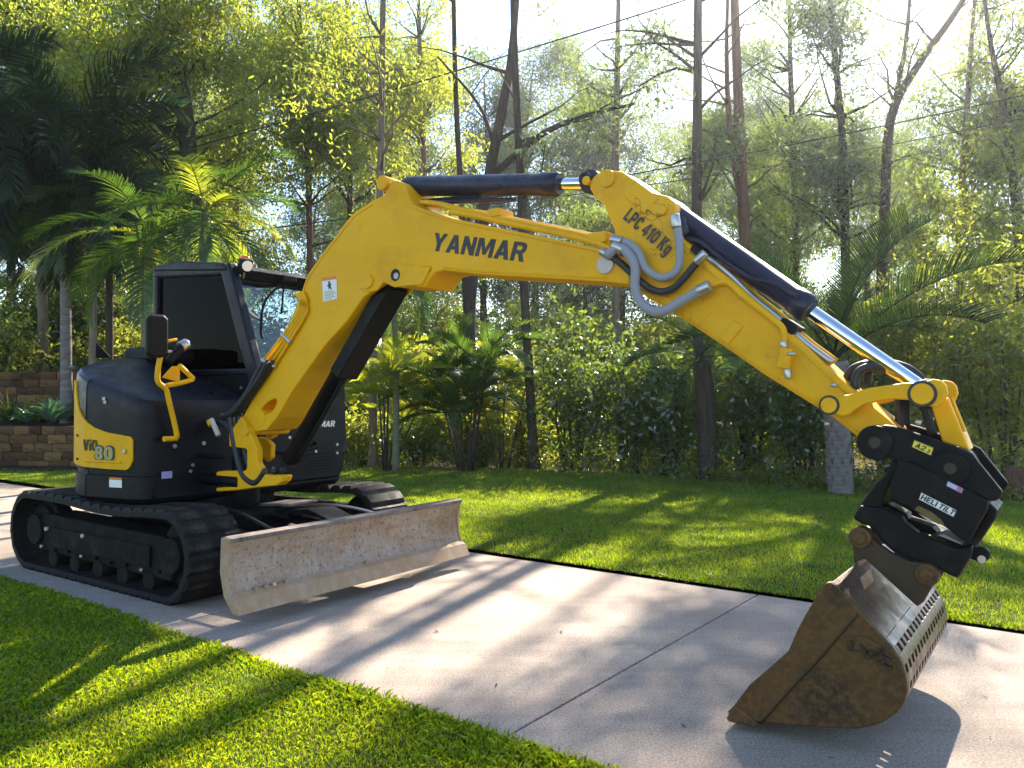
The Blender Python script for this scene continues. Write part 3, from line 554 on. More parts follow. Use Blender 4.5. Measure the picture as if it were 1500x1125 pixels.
pin('pin', PROF['k_boss'], .052, YB - .178, YB - .15, M['yellow'], boom)
pin('pin', PROF['k_bore'], .042, YB - .166, YB - .15, M['dark'], boom)  # dark disc painted in for the shaded hole of the bore
pin('pin', (PROF['k_bore'][0] + .01, PROF['k_bore'][1] - .008), .022, YB - .170, YB - .15, M['grime_white'], boom)
pin('pin', PROF['k_boomtop'], .05, YB - .172, YB + .172, M['yellow'], boom)
pin('pin', PROF['k_boomarm'], .052, YB - .17, YB + .17, M['grime_white'], boom)
# raised top flange along the crest of the boom
top = [PROF['boom'][i] for i in range(4, 9)]
cross = [(PROF['boom'][0][0] + .05, PROF['boom'][0][1] + .0), ]
cyl('cross_tube', (PROF['boom'][0][0] + .2, YB - .156, PROF['boom'][0][1] - .0), (PROF['boom'][0][0] + .2, YB + .156, PROF['boom'][0][1]), .075, M['yellow'], boom)
# work pipes over the top and up the back of the boom
tb = xyz(PROF['tubes_top'], -.385)
for i, (dy, dz) in enumerate(((0, .0), (.05, .012), (.10, .0))):
    tube('hydraulic_pipe', [(x, y + dy, z + .006 + dz) for x, y, z in tb], .015, M['yellow'], boom)
tube('hydraulic_pipe', [(x, y - .028, z - .02) for x, y, z in tb[2:]], .017, M['yellow'], boom)
a, b = PROF['tubes_left'], PROF['tubes_left4']
for i in range(4):
    t = i / 3; tube('hydraulic_pipe', [(p[0] * (1 - t) + q[0] * t, -.428, p[1] * (1 - t) + q[1] * t) for p, q in list(zip(a, b))[1:]], .0125, M['yellow'], boom, smooth=2)
for t, w in ((.62, .0), (.98, .0)):
    k = 3 + (0 if t < .9 else 0.0)
    p = Vector((a[3][0], -.43, a[3][1])) if t < .9 else Vector((a[4][0], -.43, a[4][1])); q = Vector((b[3][0], -.43, b[3][1])) if t < .9 else Vector((b[4][0], -.43, b[4][1]))
    e = (q - p).normalized() * .02
    cyl('pipe_clamp', p - e, q + e, .018, M['steel'], boom, 12)
for i in range(4):
    p = (tb[4][0] + .0, tb[4][1] - .01 + i * .06, tb[4][2] + .02)
v, f = boxv((tb[4][0], -.33, tb[4][2] + .03), (.09, .16, .05)); link('pipe_clamp', pyd('pipe_clamp', v, f), M['yellow'], boom, bevel=.005)
v, f = boxv((tb[7][0] + .02, -.36, tb[7][2] + .005), (.12, .12, .06)); link('pipe_clamp', pyd('pipe_clamp', v, f), M['yellow'], boom, bevel=.005)
hb = PROF['hose_bundle']
for i in range(5):
    d = (i - 2) * .036
    tube('hose', [(x + d * .9, -.435 - .028 * (i % 2), z + d * .35 + .010 * math.sin(k * 2 + i)) for k, (x, z) in enumerate(hb)], .023, M['hose'], boom)
wl = [(2.06, 1.9)]
# white warning decal with an orange head strip and small print
sw = PROF['sticker_warn']
def quadplate(name, q, y, m, parent, th=.003): return plate(name, q, y - th, y, m, parent, 0)
st = quadplate('decal', sw, YB - .1505, M['white'], boom)
bl, tl, tr, br = [Vector(p) for p in sw]
quadplate('decal_strip', [tl + (bl - tl) * .0, tl + (bl - tl) * .14, tr + (br - tr) * .14, tr], YB - .1537, M['orange'], st, .001)
for i, w in enumerate((.8, .9, .75, .85, .6)):
    a0 = tl + (bl - tl) * (.60 + i * .075); e = (tr - tl)
    quadplate('small_print', [a0 + e * .1, a0 + e * .1 + (bl - tl) * .03, a0 + e * w + (bl - tl) * .03, a0 + e * w], YB - .1537, M['text_grey'], st, .001)
ce = tl + (bl - tl) * .38 + (tr - tl) * .5
quadplate('pictogram', [ce + Vector(p) for p in ((-.012, -.03), (.0, -.012), (.018, -.032), (.022, -.02), (.01, 0), (.024, .012), (.008, .016), (.004, .034), (-.012, .034), (-.012, .012), (-.026, 0), (-.01, -.006))], YB - .1537, M['text_black'], st, .001)
# big lettering
t0, t1, t2 = (Vector(PROF[k]) for k in ('text_yan0', 'text_yan1', 'text_yan2'))
ang = math.atan2(t1[1] - t0[1], t1[0] - t0[0])
text('lettering', 'YANMAR', (t0[0], YB - .1505, t0[1]), .118, M['text_black'], boom, ang, .12, (t1 - t0).length, gap=1.0)

# --- arm
arm = plate('arm', PROF['arm'], YB - .12, YB + .12, M['arm_yellow'], exc, .014)
for y in (YB - .128, YB + .118): plate('head_plate', PROF['arm_plate'], y, y + .010, M['arm_yellow'], arm, .005)
tube('weld_bead', [(x, YB - .120, z + .022) for x, z in [PROF['arm'][i] for i in (25, 24, 23, 22, 21, 20)]], .006, M['arm_yellow'], arm, 6, 3)
tube('weld_bead', [(x - .012, YB - .120, z - .03) for x, z in [PROF['arm'][i] for i in (11, 12, 13, 14)]], .006, M['arm_yellow'], arm, 6, 3)
plate('patch_plate', PROF['arm_patch'], YB - .128, YB - .118, M['arm_yellow'], arm, .004)
pin('pin', PROF['k_armrod'], .04, YB - .13, YB + .13, M['dark'], arm); pin('pin', (PROF['k_armrod'][0] + .012, PROF['k_armrod'][1] - .012), .026, YB - .134, YB - .1, M['yellow'], arm)  # dark disc stands for the shade inside the rod hole
pin('pin', PROF['k_boss2'], .05, YB - .14, YB + .14, M['arm_yellow'], arm)
pin('pin', PROF['k_boss3'], .048, YB - .146, YB + .146, M['arm_yellow'], arm)
tube('hydraulic_pipe', xyz(PROF['arm_tube'], YB - .135), .017, M['arm_yellow'], arm)
tube('hydraulic_pipe', [(x, YB - .06, z + .02) for x, z in PROF['arm_tube2']], .017, M['steel'], arm)
tube('hydraulic_pipe', [(x, YB - .00, z + .03) for x, z in PROF['arm_tube2']], .017, M['arm_yellow'], arm)
kv = PROF['block_valve']
v, f = boxv((kv[0], YB - .15, kv[1]), (.06, .06, .10), Matrix.Rotation(R(12), 3, 'Y')); bv = link('valve_block', pyd('valve_block', v, f), M['arm_yellow'], arm, bevel=.006)
cyl('fitting', (kv[0] + .005, YB - .15, kv[1] - .05), (kv[0] + .012, YB - .15, kv[1] - .10), .018, M['steel'], bv, 8)
cyl('fitting', (kv[0] - .01, YB - .15, kv[1] + .05), (kv[0] - .015, YB - .15, kv[1] + .085), .018, M['steel'], bv, 8)
cyl('fitting', (kv[0] + .02, YB - .19, kv[1] + .02), (kv[0] + .05, YB - .16, kv[1] + .02), .010, M['steel'], bv, 8)
c2 = PROF['arm_tube2'][5]; v, f = boxv((c2[0], YB - .04, c2[1] + .03), (.09, .16, .05), Matrix.Rotation(R(35), 3, 'Y')); link('pipe_clamp', pyd('pipe_clamp', v, f), M['plastic'], arm, bevel=.005)
c2 = PROF['arm_tube2'][0]; v, f = boxv((c2[0], YB - .05, c2[1] + .02), (.08, .14, .05), Matrix.Rotation(R(35), 3, 'Y')); link('pipe_clamp', pyd('pipe_clamp', v, f), M['plastic'], arm, bevel=.005)
# load limit lettering
t0, t1, t2 = (Vector(PROF[k]) for k in ('text_lpc0', 'text_lpc1', 'text_lpc2'))
ang = math.atan2(t1[1] - t0[1], t1[0] - t0[0])
text('lettering', 'LPC 410 Kg', (t0[0] + .005, YB - .1285, t0[1]), .078, M['text_black'], arm, ang, .08, (t1 - t0).length * 1.0, gap=1.6)
# hoses bridging boom and arm
tube('hose', xyz(PROF['hose_grey1'], YB - .19), .027, M['hose_grey'], arm)
tube('hose', xyz(PROF['hose_grey2'], YB - .175), .022, M['hose_grey'], arm)
tube('hose', xyz(PROF['hose_black'], YB - .165), .020, M['hose'], arm)
for nm, i, r in (('hose_grey1', 1, .033), ('hose_grey1', -1, .033), ('hose_grey2', 0, .028), ('hose_grey2', -1, .027), ('hose_black', 0, .024), ('hose_black', -1, .024)):
    q = PROF[nm]; p = Vector((q[i][0], YB - .185, q[i][1])); d = Vector((q[i][0] - q[i - 1][0], 0, q[i][1] - q[i - 1][1])) if i == -1 else Vector((q[i + 1][0] - q[i][0], 0, q[i + 1][1] - q[i][1]))
    d.normalize(); cyl('hose_fitting', p - d * .035, p + d * .035, r, M['steel'], arm, 12)

# --- arm cylinder (boom top to arm head)
def ram(name, a, b, mid, r_b, r_r, mb, parent, y=YB):
    a, b, mid = Vector((a[0], y, a[1])), Vector((b[0], y, b[1])), Vector((mid[0], y, mid[1]))
    d = (b - a).normalized(); L = (mid - a).length
    o = cyl(name, a, a + d * L, r_b, mb, parent, 32, 0, [(0, r_b * .8), (.03, r_b), (.90, r_b), (.902, r_b * 1.08), (.985, r_b * 1.08), (1, r_b * .94)])
    cyl('rod', a + d * (L - .02), b - d * .03, r_r, M['chrome'], o, 28)
    cyl('rod_eye', b + Vector((0, -.07, 0)), b + Vector((0, .07, 0)), r_r * 1.9, mb, o, 24)
    return o
ac = ram('arm_cylinder', (PROF['k_boomtop'][0] + .06, PROF['k_boomtop'][1] + .0), PROF['k_armrod'], PROF['k_acylmid'], .068, .036, M['cyl'], exc)
tube('oil_pipe', [(2.62, YB + .02, 2.83), (2.75, YB - .03, 2.80), (3.2, YB - .03, 2.755), (3.5, YB, 2.73)], .014, M['cyl'], ac)
v, f = boxv((2.95, YB, 2.80), (.5, .06, .035), Matrix.Rotation(R(4), 3, 'Y')); link('hose_guard', pyd('hose_guard', v, f), M['plastic'], ac, bevel=.006)
tube('hose', [(2.32, YB + .1, 2.78), (2.4, YB + .05, 2.88), (2.52, YB + .05, 2.92)], .03, M['hose'], ac)
bc = ram('bucket_cylinder', PROF['k_bcyl0'], PROF['k_bcyl1'], PROF['k_bcylmid'], .068, .036, M['cyl'], exc)
tube('oil_pipe', xyz(PROF['cyl_tube'], YB - .07), .013, M['cyl'], bc)
pb = Vector((PROF['hose_grey2'][-1][0], YB - .09, PROF['hose_grey2'][-1][1])); cyl('port_elbow', pb + Vector((-.02, 0, .03)), pb + Vector((.01, 0, -.06)), .032, M['hose'], bc, 14)
# boom cylinder with its rod guard under the boom
p0, p1 = K('k_boomcyl0'), K('k_boomcyl1'); d = (p1 - p0).normalized(); nrm = Vector((d.z, 0, -d.x))
bo = cyl('boom_cylinder', p0, p0 + d * (p1 - p0).length * .62, .07, M['black'], exc, 28, 0, [(0, .055), (.04, .07), (.93, .07), (.935, .078), (1, .074)])
cyl('rod', p0 + d * (p1 - p0).length * .6, p1, .042, M['chrome'], bo); cyl('rod_eye', p1 + Vector((0, -.1, 0)), p1 + Vector((0, .1, 0)), .075, M['black'], bo)
Lb = (p1 - p0).length
ga, gb = p0 + d * Lb * .52 + nrm * .085, p1 + nrm * .07 - d * .02
v, f = boxv((ga + gb) / 2, (.02, .19, (gb - ga).length), Matrix.Rotation(math.atan2(d.x, d.z), 3, 'Y')); gd = link('rod_guard', pyd('rod_guard', v, f), M['black'], bo, bevel=.005)
for s in (-1, 1):
    v, f = boxv((ga + gb) / 2 - nrm * .045 + Vector((0, s * .095, 0)), (.10, .012, (gb - ga).length * .98), Matrix.Rotation(math.atan2(d.x, d.z), 3, 'Y')); link('guard_side', pyd('guard_side', v, f), M['black'], gd, bevel=.004)
tube('oil_pipe', [p0 + nrm * .1 + d * .1 + Vector((0, -.05, 0)), p0 + nrm * .1 + d * .6 + Vector((0, -.05, 0)), p0 + nrm * .09 + d * .9 + Vector((0, -.05, 0))], .014, M['black'], bo)

# --- bucket linkage
for s in (-1, 1):
    y = YB + s * .185; rk = plate('rocker_link', PROF['rocker'], y - .02, y + .02, M['yellow'], exc, .008)
    yo = y + s * .02
    for kk, r in (('k_rockpin', .047), ('k_bcyl1', .060)):
        c = PROF[kk]; cyl('bushing', (c[0], yo - s * .01, c[1]), (c[0], yo + s * .006, c[1]), r, M['text_black'], rk, 28, .002)
        cyl('pin_cap', (c[0], yo - s * .01, c[1]), (c[0], yo + s * .012, c[1]), r * .78, M['yellow'], rk, 28, .004)
    for kk, dz in (('k_rockpin', .085), ('k_rockpin', -.08), ('k_bcyl1', -.115)):
        c = PROF[kk]; cyl('lock_bolt', (c[0] + dz * .15, y, c[1] + dz), (c[0] + dz * .2, y, c[1] + dz * 1.22), .014, M['steel'], rk, 8, 0)
cyl('link_pin', K('k_rockpin', YB - .2), K('k_rockpin', YB + .2), .034, M['steel'], exc)
cyl('link_pin', K('k_bcyl1', YB - .2), K('k_bcyl1', YB + .2), .036, M['steel'], exc)
hl = PROF['hlink']
hlk = plate('bucket_link', hl, YB - .10, YB - .065, M['yellow'], exc, .008)
plate('link_side', hl, YB + .065, YB + .10, M['yellow'], hlk, .008)
plate('link_web', [hl[5], hl[6], hl[7], ((hl[7][0] + hl[8][0]) / 2, (hl[7][1] + hl[8][1]) / 2)], YB - .066, YB + .066, M['yellow'], hlk, .004)
tube('hose', xyz(PROF['loop_hose'], YB + .06), .021, M['hose'], exc); tube('hose', [(x, YB - .04 + .01 * i, z) for i, (x, z) in enumerate(PROF['loop_hose2'])], .021, M['hose'], exc)
tube('hose', [(x + .03, YB + .1, z + .02) for x, z in PROF['loop_hose2']], .02, M['hose'], exc)
tube('hose', [(x - .02, YB + .02, z - .01) for x, z in PROF['loop_hose']], .02, M['hose'], exc)

# --- tilting coupler
hitch = plate('coupler', PROF['hitch'], YB - .205, YB - .165, M['coupler'], exc, .008)
plate('hitch_plate', PROF['hitch'], YB + .165, YB + .205, M['coupler'], hitch, .008)
for kk in ('k_tip', 'k_hpin2'):
    c = PROF[kk]; cyl('bushing', (c[0], YB - .222, c[1]), (c[0], YB + .222, c[1]), .078, M['coupler'], hitch, 32, .006)
    cyl('pin_end', (c[0], YB - .228, c[1]), (c[0], YB + .228, c[1]), .026, M['ear'], hitch, 24, .003); cyl('pin_bore', (c[0], YB - .2295, c[1]), (c[0], YB - .22, c[1]), .014, M['text_black'], hitch, 20, 0)
tm = plate('tilt_housing', PROF['tilt_mid'], YB - .24, YB + .2, M['coupler'], hitch, .012)
q = PROF['tilt_mid']; cx = sum(p[0] for p in q) / len(q); cz = sum(p[1] for p in q) / len(q)
plate('tilt_arm', PROF['tilt_left'], YB - .19, YB + .19, M['coupler'], hitch, .012)
plate('tilt_arm', PROF['tilt_right'], YB - .16, YB + .16, M['coupler'], hitch, .012)
cr = plate('cradle', PROF['cradle'], YB - .22, YB - .14, M['coupler'], hitch, .012)
plate('cradle_side', PROF['cradle'], YB + .14, YB + .22, M['coupler'], cr, .012)
c4 = PROF['cradle']; plate('cradle_floor', [c4[i] for i in (10, 11, 12, 13, 14, 15, 16, 17, 7, 6, 5)], YB - .14, YB + .14, M['coupler'], cr, .004)
plate('wear_pad', PROF['cradle_pad'], YB - .08, YB + .06, M['grime_white'], cr, .005); plate('tilt_rack', PROF['cradle_top'], YB - .05, YB + .07, M['coupler'], cr, .005)
lg = plate('tow_lug', PROF['lug'], YB - .16, YB - .12, M['coupler'], cr, .006)
q = PROF['lug']; cyl('lug_bore', (q[1][0] - .012, YB - .163, q[1][1] - .05), (q[1][0] - .012, YB - .117, q[1][1] - .05), .016, M['grime_white'], lg, 20, 0)
sa = quadplate('decal', PROF['sticker_a2'], YB - .2055, M['decal_yellow'], hitch)
def ontop(q): bl, tl, tr, br = [Vector(p) for p in q]; return bl, tl, tr, br, math.atan2(br[1] - bl[1], br[0] - bl[0]), (br - bl).length, (tl - bl).length
bl, tl, tr, br, an, w, h = ontop(PROF['sticker_a2'])
p = bl + (br - bl) * .13 + (tl - bl) * .18; text('lettering', 'A2', (p[0], YB - .2092, p[1]), h * .64, M['text_black'], sa, an, .15, w * .50, .0006)
p = bl + (br - bl) * .70 + (tl - bl) * .16; text('lettering', '3', (p[0], YB - .2092, p[1]), h * .52, M['text_black'], sa, an, .15, w * .17, .0006)
for (u0, u1, v0, v1) in ((0, 1, 0, .06), (0, 1, .94, 1), (0, .03, 0, 1), (.97, 1, 0, 1)):
    P_ = lambda u, v: bl + (br - bl) * u + (tl - bl) * v
    quadplate('decal_border', [P_(u0, v0), P_(u0, v1), P_(u1, v1), P_(u1, v0)], YB - .2087, M['text_black'], sa, .0006)
sh = quadplate('decal', PROF['sticker_heli'], YB - .2405, M['white'], tm); bl, tl, tr, br, an, w, h = ontop(PROF['sticker_heli'])
for (u0, u1, v0, v1) in ((0, 1, 0, .08), (0, 1, .92, 1), (0, .02, 0, 1), (.98, 1, 0, 1)):
    quadplate('decal_border', [P_(u0, v0), P_(u0, v1), P_(u1, v1), P_(u1, v0)], YB - .2436, M['text_black'], sh, .0006)
p = bl + (br - bl) * .045 + (tl - bl) * .18; text('lettering', 'HELI', (p[0], YB - .2442, p[1]), h * .66, M['text_black'], sh, an, .04, w * .44, .0006)
p = bl + (br - bl) * .53 + (tl - bl) * .18; text('lettering', 'TILT', (p[0], YB - .2442, p[1]), h * .66, M['text_black'], sh, an, .22, w * .42, .0006)
ss = quadplate('decal', PROF['sticker_small'], YB - .2405, M['purple'], tm); bl, tl, tr, br, an, w, h = ontop(PROF['sticker_small'])
quadplate('decal_strip', [P_(.68, .04), P_(.68, .96), P_(.97, .96), P_(.97, .04)], YB - .2436, M['pink'], ss, .0006)
for i in range(5): quadplate('small_print', [P_(.08 + i * .11, .2), P_(.12 + i * .11, .85), P_(.16 + i * .11, .85), P_(.12 + i * .11, .2)], YB - .2436, M['white'], ss, .0006)
quadplate('decal', PROF['sticker_patch'], YB - .2405, M['tan_decal'], tm)

# --- bucket
bs = PROF['bucket_side']; BW0, BW1 = YB - .61, YB + .61
TW = .0
bk = plate('bucket', bs, BW0, BW0 + .035, M['bucket'], exc, .008)
plate('side_plate', bs, BW1 - .035, BW1, M['bucket'], bk, .008)
def sheet(name, pts, y0, y1, th, m, parent):
    """bent sheet following points (x,z), thickness inwards"""
    n = len(pts); out = []
    for i, p in enumerate(pts):
        a = Vector(pts[max(i - 1, 0)]); b = Vector(pts[min(i + 1, n - 1)]); t = (b - a).normalized(); out.append((p[0] - t[1] * -th, p[1] + t[0] * -th))
    poly = list(pts) + out[::-1]; v, f = prism(poly, y0, y1); me = fixed(name, v, f); return link(name, me, m, parent, bevel=.002)
shell = bs[13:]                                                   # from the top seam over the heel to the tip
# the top plate is solid, the heel is slotted: slats between punched slots
i0 = 13
sheet('top_plate', bs[11:17], BW0 + .03, BW1 - .03, .018, M['bucket_worn'], bk)
sheet('floor_plate', bs[30:36], BW0 + .03, BW1 - .03, .018, M['bucket'], bk)
heel = bs[16:31]
hp = [Vector(p) for p in heel]
dense = smooth_path([Vector((p[0], 0, p[1])) for p in heel], 6); dense = [(p.x, p.z) for p in dense]
L = [0]
for a, b in zip(dense[:-1], dense[1:]): L.append(L[-1] + (Vector(b) - Vector(a)).length)
def arc(s):
    for i in range(len(L) - 1):
        if L[i + 1] >= s: t = (s - L[i]) / max(1e-6, L[i + 1] - L[i]); return Vector(dense[i]).lerp(Vector(dense[i + 1]), t)
    return Vector(dense[-1])
total = L[-1]; nrow = 6; band = .045; slot = (total - band * (nrow + 1)) / nrow
pitch = .076; half = .034
for r in range(nrow + 1):
    s0 = r * (band + slot); pts = [tuple(arc(min(total, s0 + band * k / 3))) for k in range(4)]
    sheet('band', pts, BW0 + .03, BW1 - .03, .018, M['bucket_worn'], bk)
slat_mesh = {}
for r in range(nrow):
    s0 = r * (band + slot) + band; pts = [tuple(arc(s0 + slot * k / 3)) for k in range(4)]
    y = BW0 + .05 + (r % 2) * pitch * .5; k = 0
    while y < BW1 - .05:
        if k == 0:
            o = sheet('slat', pts, -half / 2, half / 2, .018, M['bucket_worn'], bk); me = o.data
        else: o = bpy.data.objects.new('slat', me); COL.objects.link(o); o.parent = bk
        o.location = (0, y, 0); y += pitch; k += 1
q0, q1 = Vector(bs[12]), Vector(bs[15]); tu = (q0 - q1).normalized(); nu = Vector((tu[1], -tu[0])) * .016; hv = []
for off in (Vector((0, 0)), nu):
    for (s_, y_) in ((.0, BW0 + .02), (.025, YB - .235), (.025, YB + .235), (.0, BW1 - .02)):
        p_ = q0 + tu * s_ + off + nu * .1; hv.append((p_[0], y_, p_[1]))
link('head_sheet', fixed('head_sheet', hv, [(0, 1, 2, 3), (7, 6, 5, 4), (0, 4, 5, 1), (1, 5, 6, 2), (2, 6, 7, 3), (3, 7, 4, 0)]), M['bucket_worn'], bk, bevel=.003)
# cutting edge lip, weld seam, raised emblem, ears
tip = bs[0]; lipv = [bs[0], bs[2], (bs[2][0] + .12, bs[2][1] - .065), (bs[34][0] + .06, bs[34][1] - .004), bs[35]]
plate('cutting_edge', lipv, BW0 - .012, BW1 + .012, M['bucket'], bk, .006)
sm = [(x, BW0 - .004, z) for x, z in PROF['bucket_seam']]; tube('weld_seam', sm, .008, M['ear'], bk, 6)
sp = [bs[i] for i in range(1, 11)]
edge = [PROF['bucket_seam'][i] for i in range(5)]
plate('wear_plate', [(p[0] - .004, p[1]) for p in bs[1:15]] + [PROF['bucket_seam'][i] for i in (4, 3, 2, 1, 0)], BW0 - .010, BW0 + .002, M['bucket'], bk, .004)
lgq = PROF['bucket_logo']; em = plate('emblem', lgq, BW0 - .008, BW0 + .002, M['bucket'], bk, .003)
bx = lambda u, v: (lgq[0][0] + u * .19, lgq[0][1] - .045 + v * .05 - u * .06)
for q in ([bx(.05, .1), bx(.12, 1), bx(.2, 1), bx(.13, .1)], [bx(.3, 1), bx(.42, .1), bx(.5, .1), bx(.62, 1), bx(.54, 1), bx(.46, .4), bx(.38, 1)], [bx(.68, 1.0), bx(.92, 1.0), bx(.92, .8), bx(.78, .35), bx(.95, .35), bx(.95, .1), bx(.66, .1), bx(.66, .3), bx(.82, .8), bx(.68, .8)]):
    plate('emblem_mark', q, BW0 - .02, BW0 - .006, M['ear'], em, .002)
for s in (-1, 1):
    y = YB + s * .225; er = plate('ear', PROF['bucket_ear'], y - .022, y + .022, M['ear'], bk, .008)
    for kk in ('k_earpin1', 'k_earpin2'):
        c = PROF[kk]; cyl('boss', (c[0], y - .04, c[1]), (c[0], y + .04, c[1]), .048, M['bucket'], er, 28, .006); cyl('pin_end', (c[0], y - .052, c[1]), (c[0], y + .052, c[1]), .028, M['bucket'], er, 24, .004)
for kk in ('k_earpin1', 'k_earpin2'):
    c = PROF[kk]; cyl('hitch_pin', (c[0], YB - .24, c[1]), (c[0], YB + .24, c[1]), .027, M['ear'], bk, 20)

# --- swing bracket at the foot of the boom
br = plate('swing_bracket', PROF['bracket'], YB - .20, YB - .14, M['yellow'], exc, .010)
plate('bracket_plate', PROF['bracket_far'], YB + .12, YB + .17, M['yellow'], br, .010)
plate('bracket_lug', PROF['bracket_lug'], YB + .14, YB + .20, M['yellow'], br, .010)
bq = PROF['bracket']
plate('casting', [bq[6], bq[7], bq[8], bq[9], bq[10], bq[11], (bq[11][0] + .02, bq[5][1] - .02)], YB - .141, YB - .10, M['yellow'], br, .014)
fx, fz = PROF['boom'][0][0] + .06, PROF['boom'][0][1] - .0
cyl('pivot_pin', (bq[0][0] + .07, YB - .215, bq[2][1] - .02), (bq[0][0] + .07, YB + .2, bq[2][1] - .02), .04, M['yellow'], br)
cyl('swing_post', (bq[11][0] - .14, YB, .60), (bq[11][0] - .14, YB, 1.0), .11, M['black'], br)
cyl('swing_cylinder', (bq[15][0] - .5, YB - .17, (bq[14][1] + bq[15][1]) / 2), (bq[15][0] + .03, YB - .17, (bq[14][1] + bq[15][1]) / 2), .05, M['black'], exc)
cyl('swing_rod', (-.1, YB - .2, bq[17][1] + .13), (bq[17][0] + .1, YB - .2, bq[17][1] + .12), .018, M['black'], exc)
for i in range(3):
    h0 = [(.85, 1.36), (.90, 1.16), (.96, .98), (1.04, .86), (1.18, .82), (1.3, .92)]
    tube('hose', [(x + i * .045, YB - .19 + i * .05, z + .01 * i) for x, z in h0], .026, M['hose'], exc)
for i in range(2): tube('hose', [(.2, YB - .1 + i * .07, 1.25), (.5, YB - .12 + i * .07, 1.28), (.72, YB - .12 + i * .05, 1.24), (.9, YB - .1 + i * .05, 1.05)], .024, M['hose'], exc)
cyl('hose_fitting', (.62, YB - .2, 1.30), (.72, YB - .2, 1.17), .022, M['grime_white'], exc, 10); cyl('hose_fitting', (.60, YB - .2, 1.29), (.63, YB - .2, 1.25), .03, M['yellow'], exc, 10)

# --- house: platform, hood, panels
def outline():
    p = [(.5, -.35), (.5, -.86)] + [(.36 + .14 * math.cos(R(i * 15)), -.86 - .14 * math.sin(R(i * 15))) for i in range(1, 6)]
    p += [(.34, -1.005), (.1, -1.055), (-.12, -1.09)]
    return p + [(1.1 * math.cos(R(-96 - i * 7)), 1.1 * math.sin(R(-96 - i * 7))) for i in range(25)]
OUT = outline()
def loft(name, ring, levels, c, m, parent, bevel=.0, capb=True):
    n = len(ring); V, F = [], []
    for z, k, dz in levels:
        for (x, y) in ring:
            V.append((x + (c[0] - x) * k, y + (c[1] - y) * k, z + dz * max(x - c[0], -.25)))
    for i in range(len(levels) - 1):
        for j in range(n): F.append((i * n + j, i * n + (j + 1) % n, (i + 1) * n + (j + 1) % n, (i + 1) * n + j))
    F.append(tuple(reversed(range(n)))); F.append(tuple(range((len(levels) - 1) * n, len(levels) * n)))
    me = fixed(name, V, F); me.shade_smooth(); me.set_sharp_from_angle(angle=R(24)); o = link(name, me, m, parent, bevel=bevel, seg=3, angle=30)
    return o
full = OUT + [(.1, 1.06), (.5, 1.02), (.58, .97), (.60, .0), (.52, -.05)]
house = loft('upper_house', full, [(.635, .07, 0), (.66, .02, 0), (.69, .0, 0), (.86, .0, 0), (.865, .02, 0), (.93, .02, 0)], (-.2, 0), M['hood_black'], exc, .008)
hood_ring = [p for p in OUT[:10]] + [p for p in OUT[10:] if p[1] < .42 or p[0] > 2][:] 
hood_ring = [q for i, q in enumerate(OUT) if not (i > 20 and q[1] > .42)] + [(-.99, .42), (-.99, -.03), (.5, -.03)]
hood = loft('engine_hood', hood_ring, [(.90, .004, 0), (1.40, .0, -.05), (1.60, .004, -.23), (1.645, .016, -.24), (1.675, .05, -.25), (1.72, .2, -.24), (1.77, .45, -.2), (1.78, .7, -.15)], (-.30, -.22), M['hood_black'], exc, .0)
def ulen():
    L = [0]
    for a, b in zip(OUT[:-1], OUT[1:]): L.append(L[-1] + math.dist(a, b))
    return L
UL = ulen()
def onhouse(u, off=0):
    u = max(0, min(UL[-1] - 1e-4, u))
    for i in range(len(UL) - 1):
        if UL[i + 1] >= u:
            a, b = Vector(OUT[i]), Vector(OUT[i + 1]); t = (u - UL[i]) / (UL[i + 1] - UL[i]); p = a.lerp(b, t); d = (b - a).normalized()
            # smooth the normal by central difference
            n = Vector((d.y, -d.x)); n = n if n.dot(p - Vector((-.2, 0))) > 0 else -n
            return p + n * off
def curved(name, us, zlo, zhi, m, parent, o0=-.01, o1=.012, bevel=.006):
    V, F = [], []
    for u in us:
        for off in (o0, o1):
            p = onhouse(u, off); V += [(p.x, p.y, zlo(u)), (p.x, p.y, zhi(u))]
    for i in range(len(us) - 1):
        a, b = i * 4, i * 4 + 4
        F += [(a + 2, b + 2, b + 3, a + 3), (a, a + 1, b + 1, b), (a + 1, a + 3, b + 3, b + 1), (a, b, b + 2, a + 2)]
    F += [(0, 2, 3, 1), (len(V) - 4, len(V) - 3, len(V) - 1, len(V) - 2)]
    me = fixed(name, V, F); o = link(name, me, m, parent, bevel=bevel); return o
ip = lambda u, pts: float(np.interp(u, [p[0] for p in pts], [p[1] for p in pts]))
us = list(np.linspace(.685, 1.505, 36))
zh = [(.685, 1.15), (.70, 1.172), (.8, 1.185), (.946, 1.20), (1.10, 1.235), (1.2, 1.28), (1.30, 1.335), (1.38, 1.39), (1.44, 1.46), (1.48, 1.53), (1.505, 1.60)]
zl = [(.685, .99), (.70, .955), (.74, .915), (.95, .915), (1.505, .93)]
pan = curved('side_door', us, lambda u: ip(u, zl), lambda u: ip(u, zh), M['yellow'], exc)
us2 = list(np.linspace(1.515, 3.2, 50))
rear = curved('rear_panel', us2, lambda u: .93, lambda u: 1.62 if u < 2.9 else 1.5, M['yellow'], exc, -.01, .014)
curved('door_rib', list(np.linspace(.80, 1.22, 14)), lambda u: .965, lambda u: .985, M['yellow'], pan, .008, .022, .005)
def bolt(u, z, r, m, parent, off=.014, name='bolt'):
    p = onhouse(u, off); q = onhouse(u, off + .012); return cyl(name, (p.x, p.y, z), (q.x, q.y, z), r, m, parent, 14, .002)
bolt(.76, 1.06, .018, M['steel'], pan, name='door_lock'); bolt(1.36, 1.17, .010, M['ear'], pan); bolt(1.36, .98, .010, M['ear'], pan)
for u, z in ((.36, 1.09), (.10, 1.10)): bolt(u, z, .018, M['steel'], hood, .002)
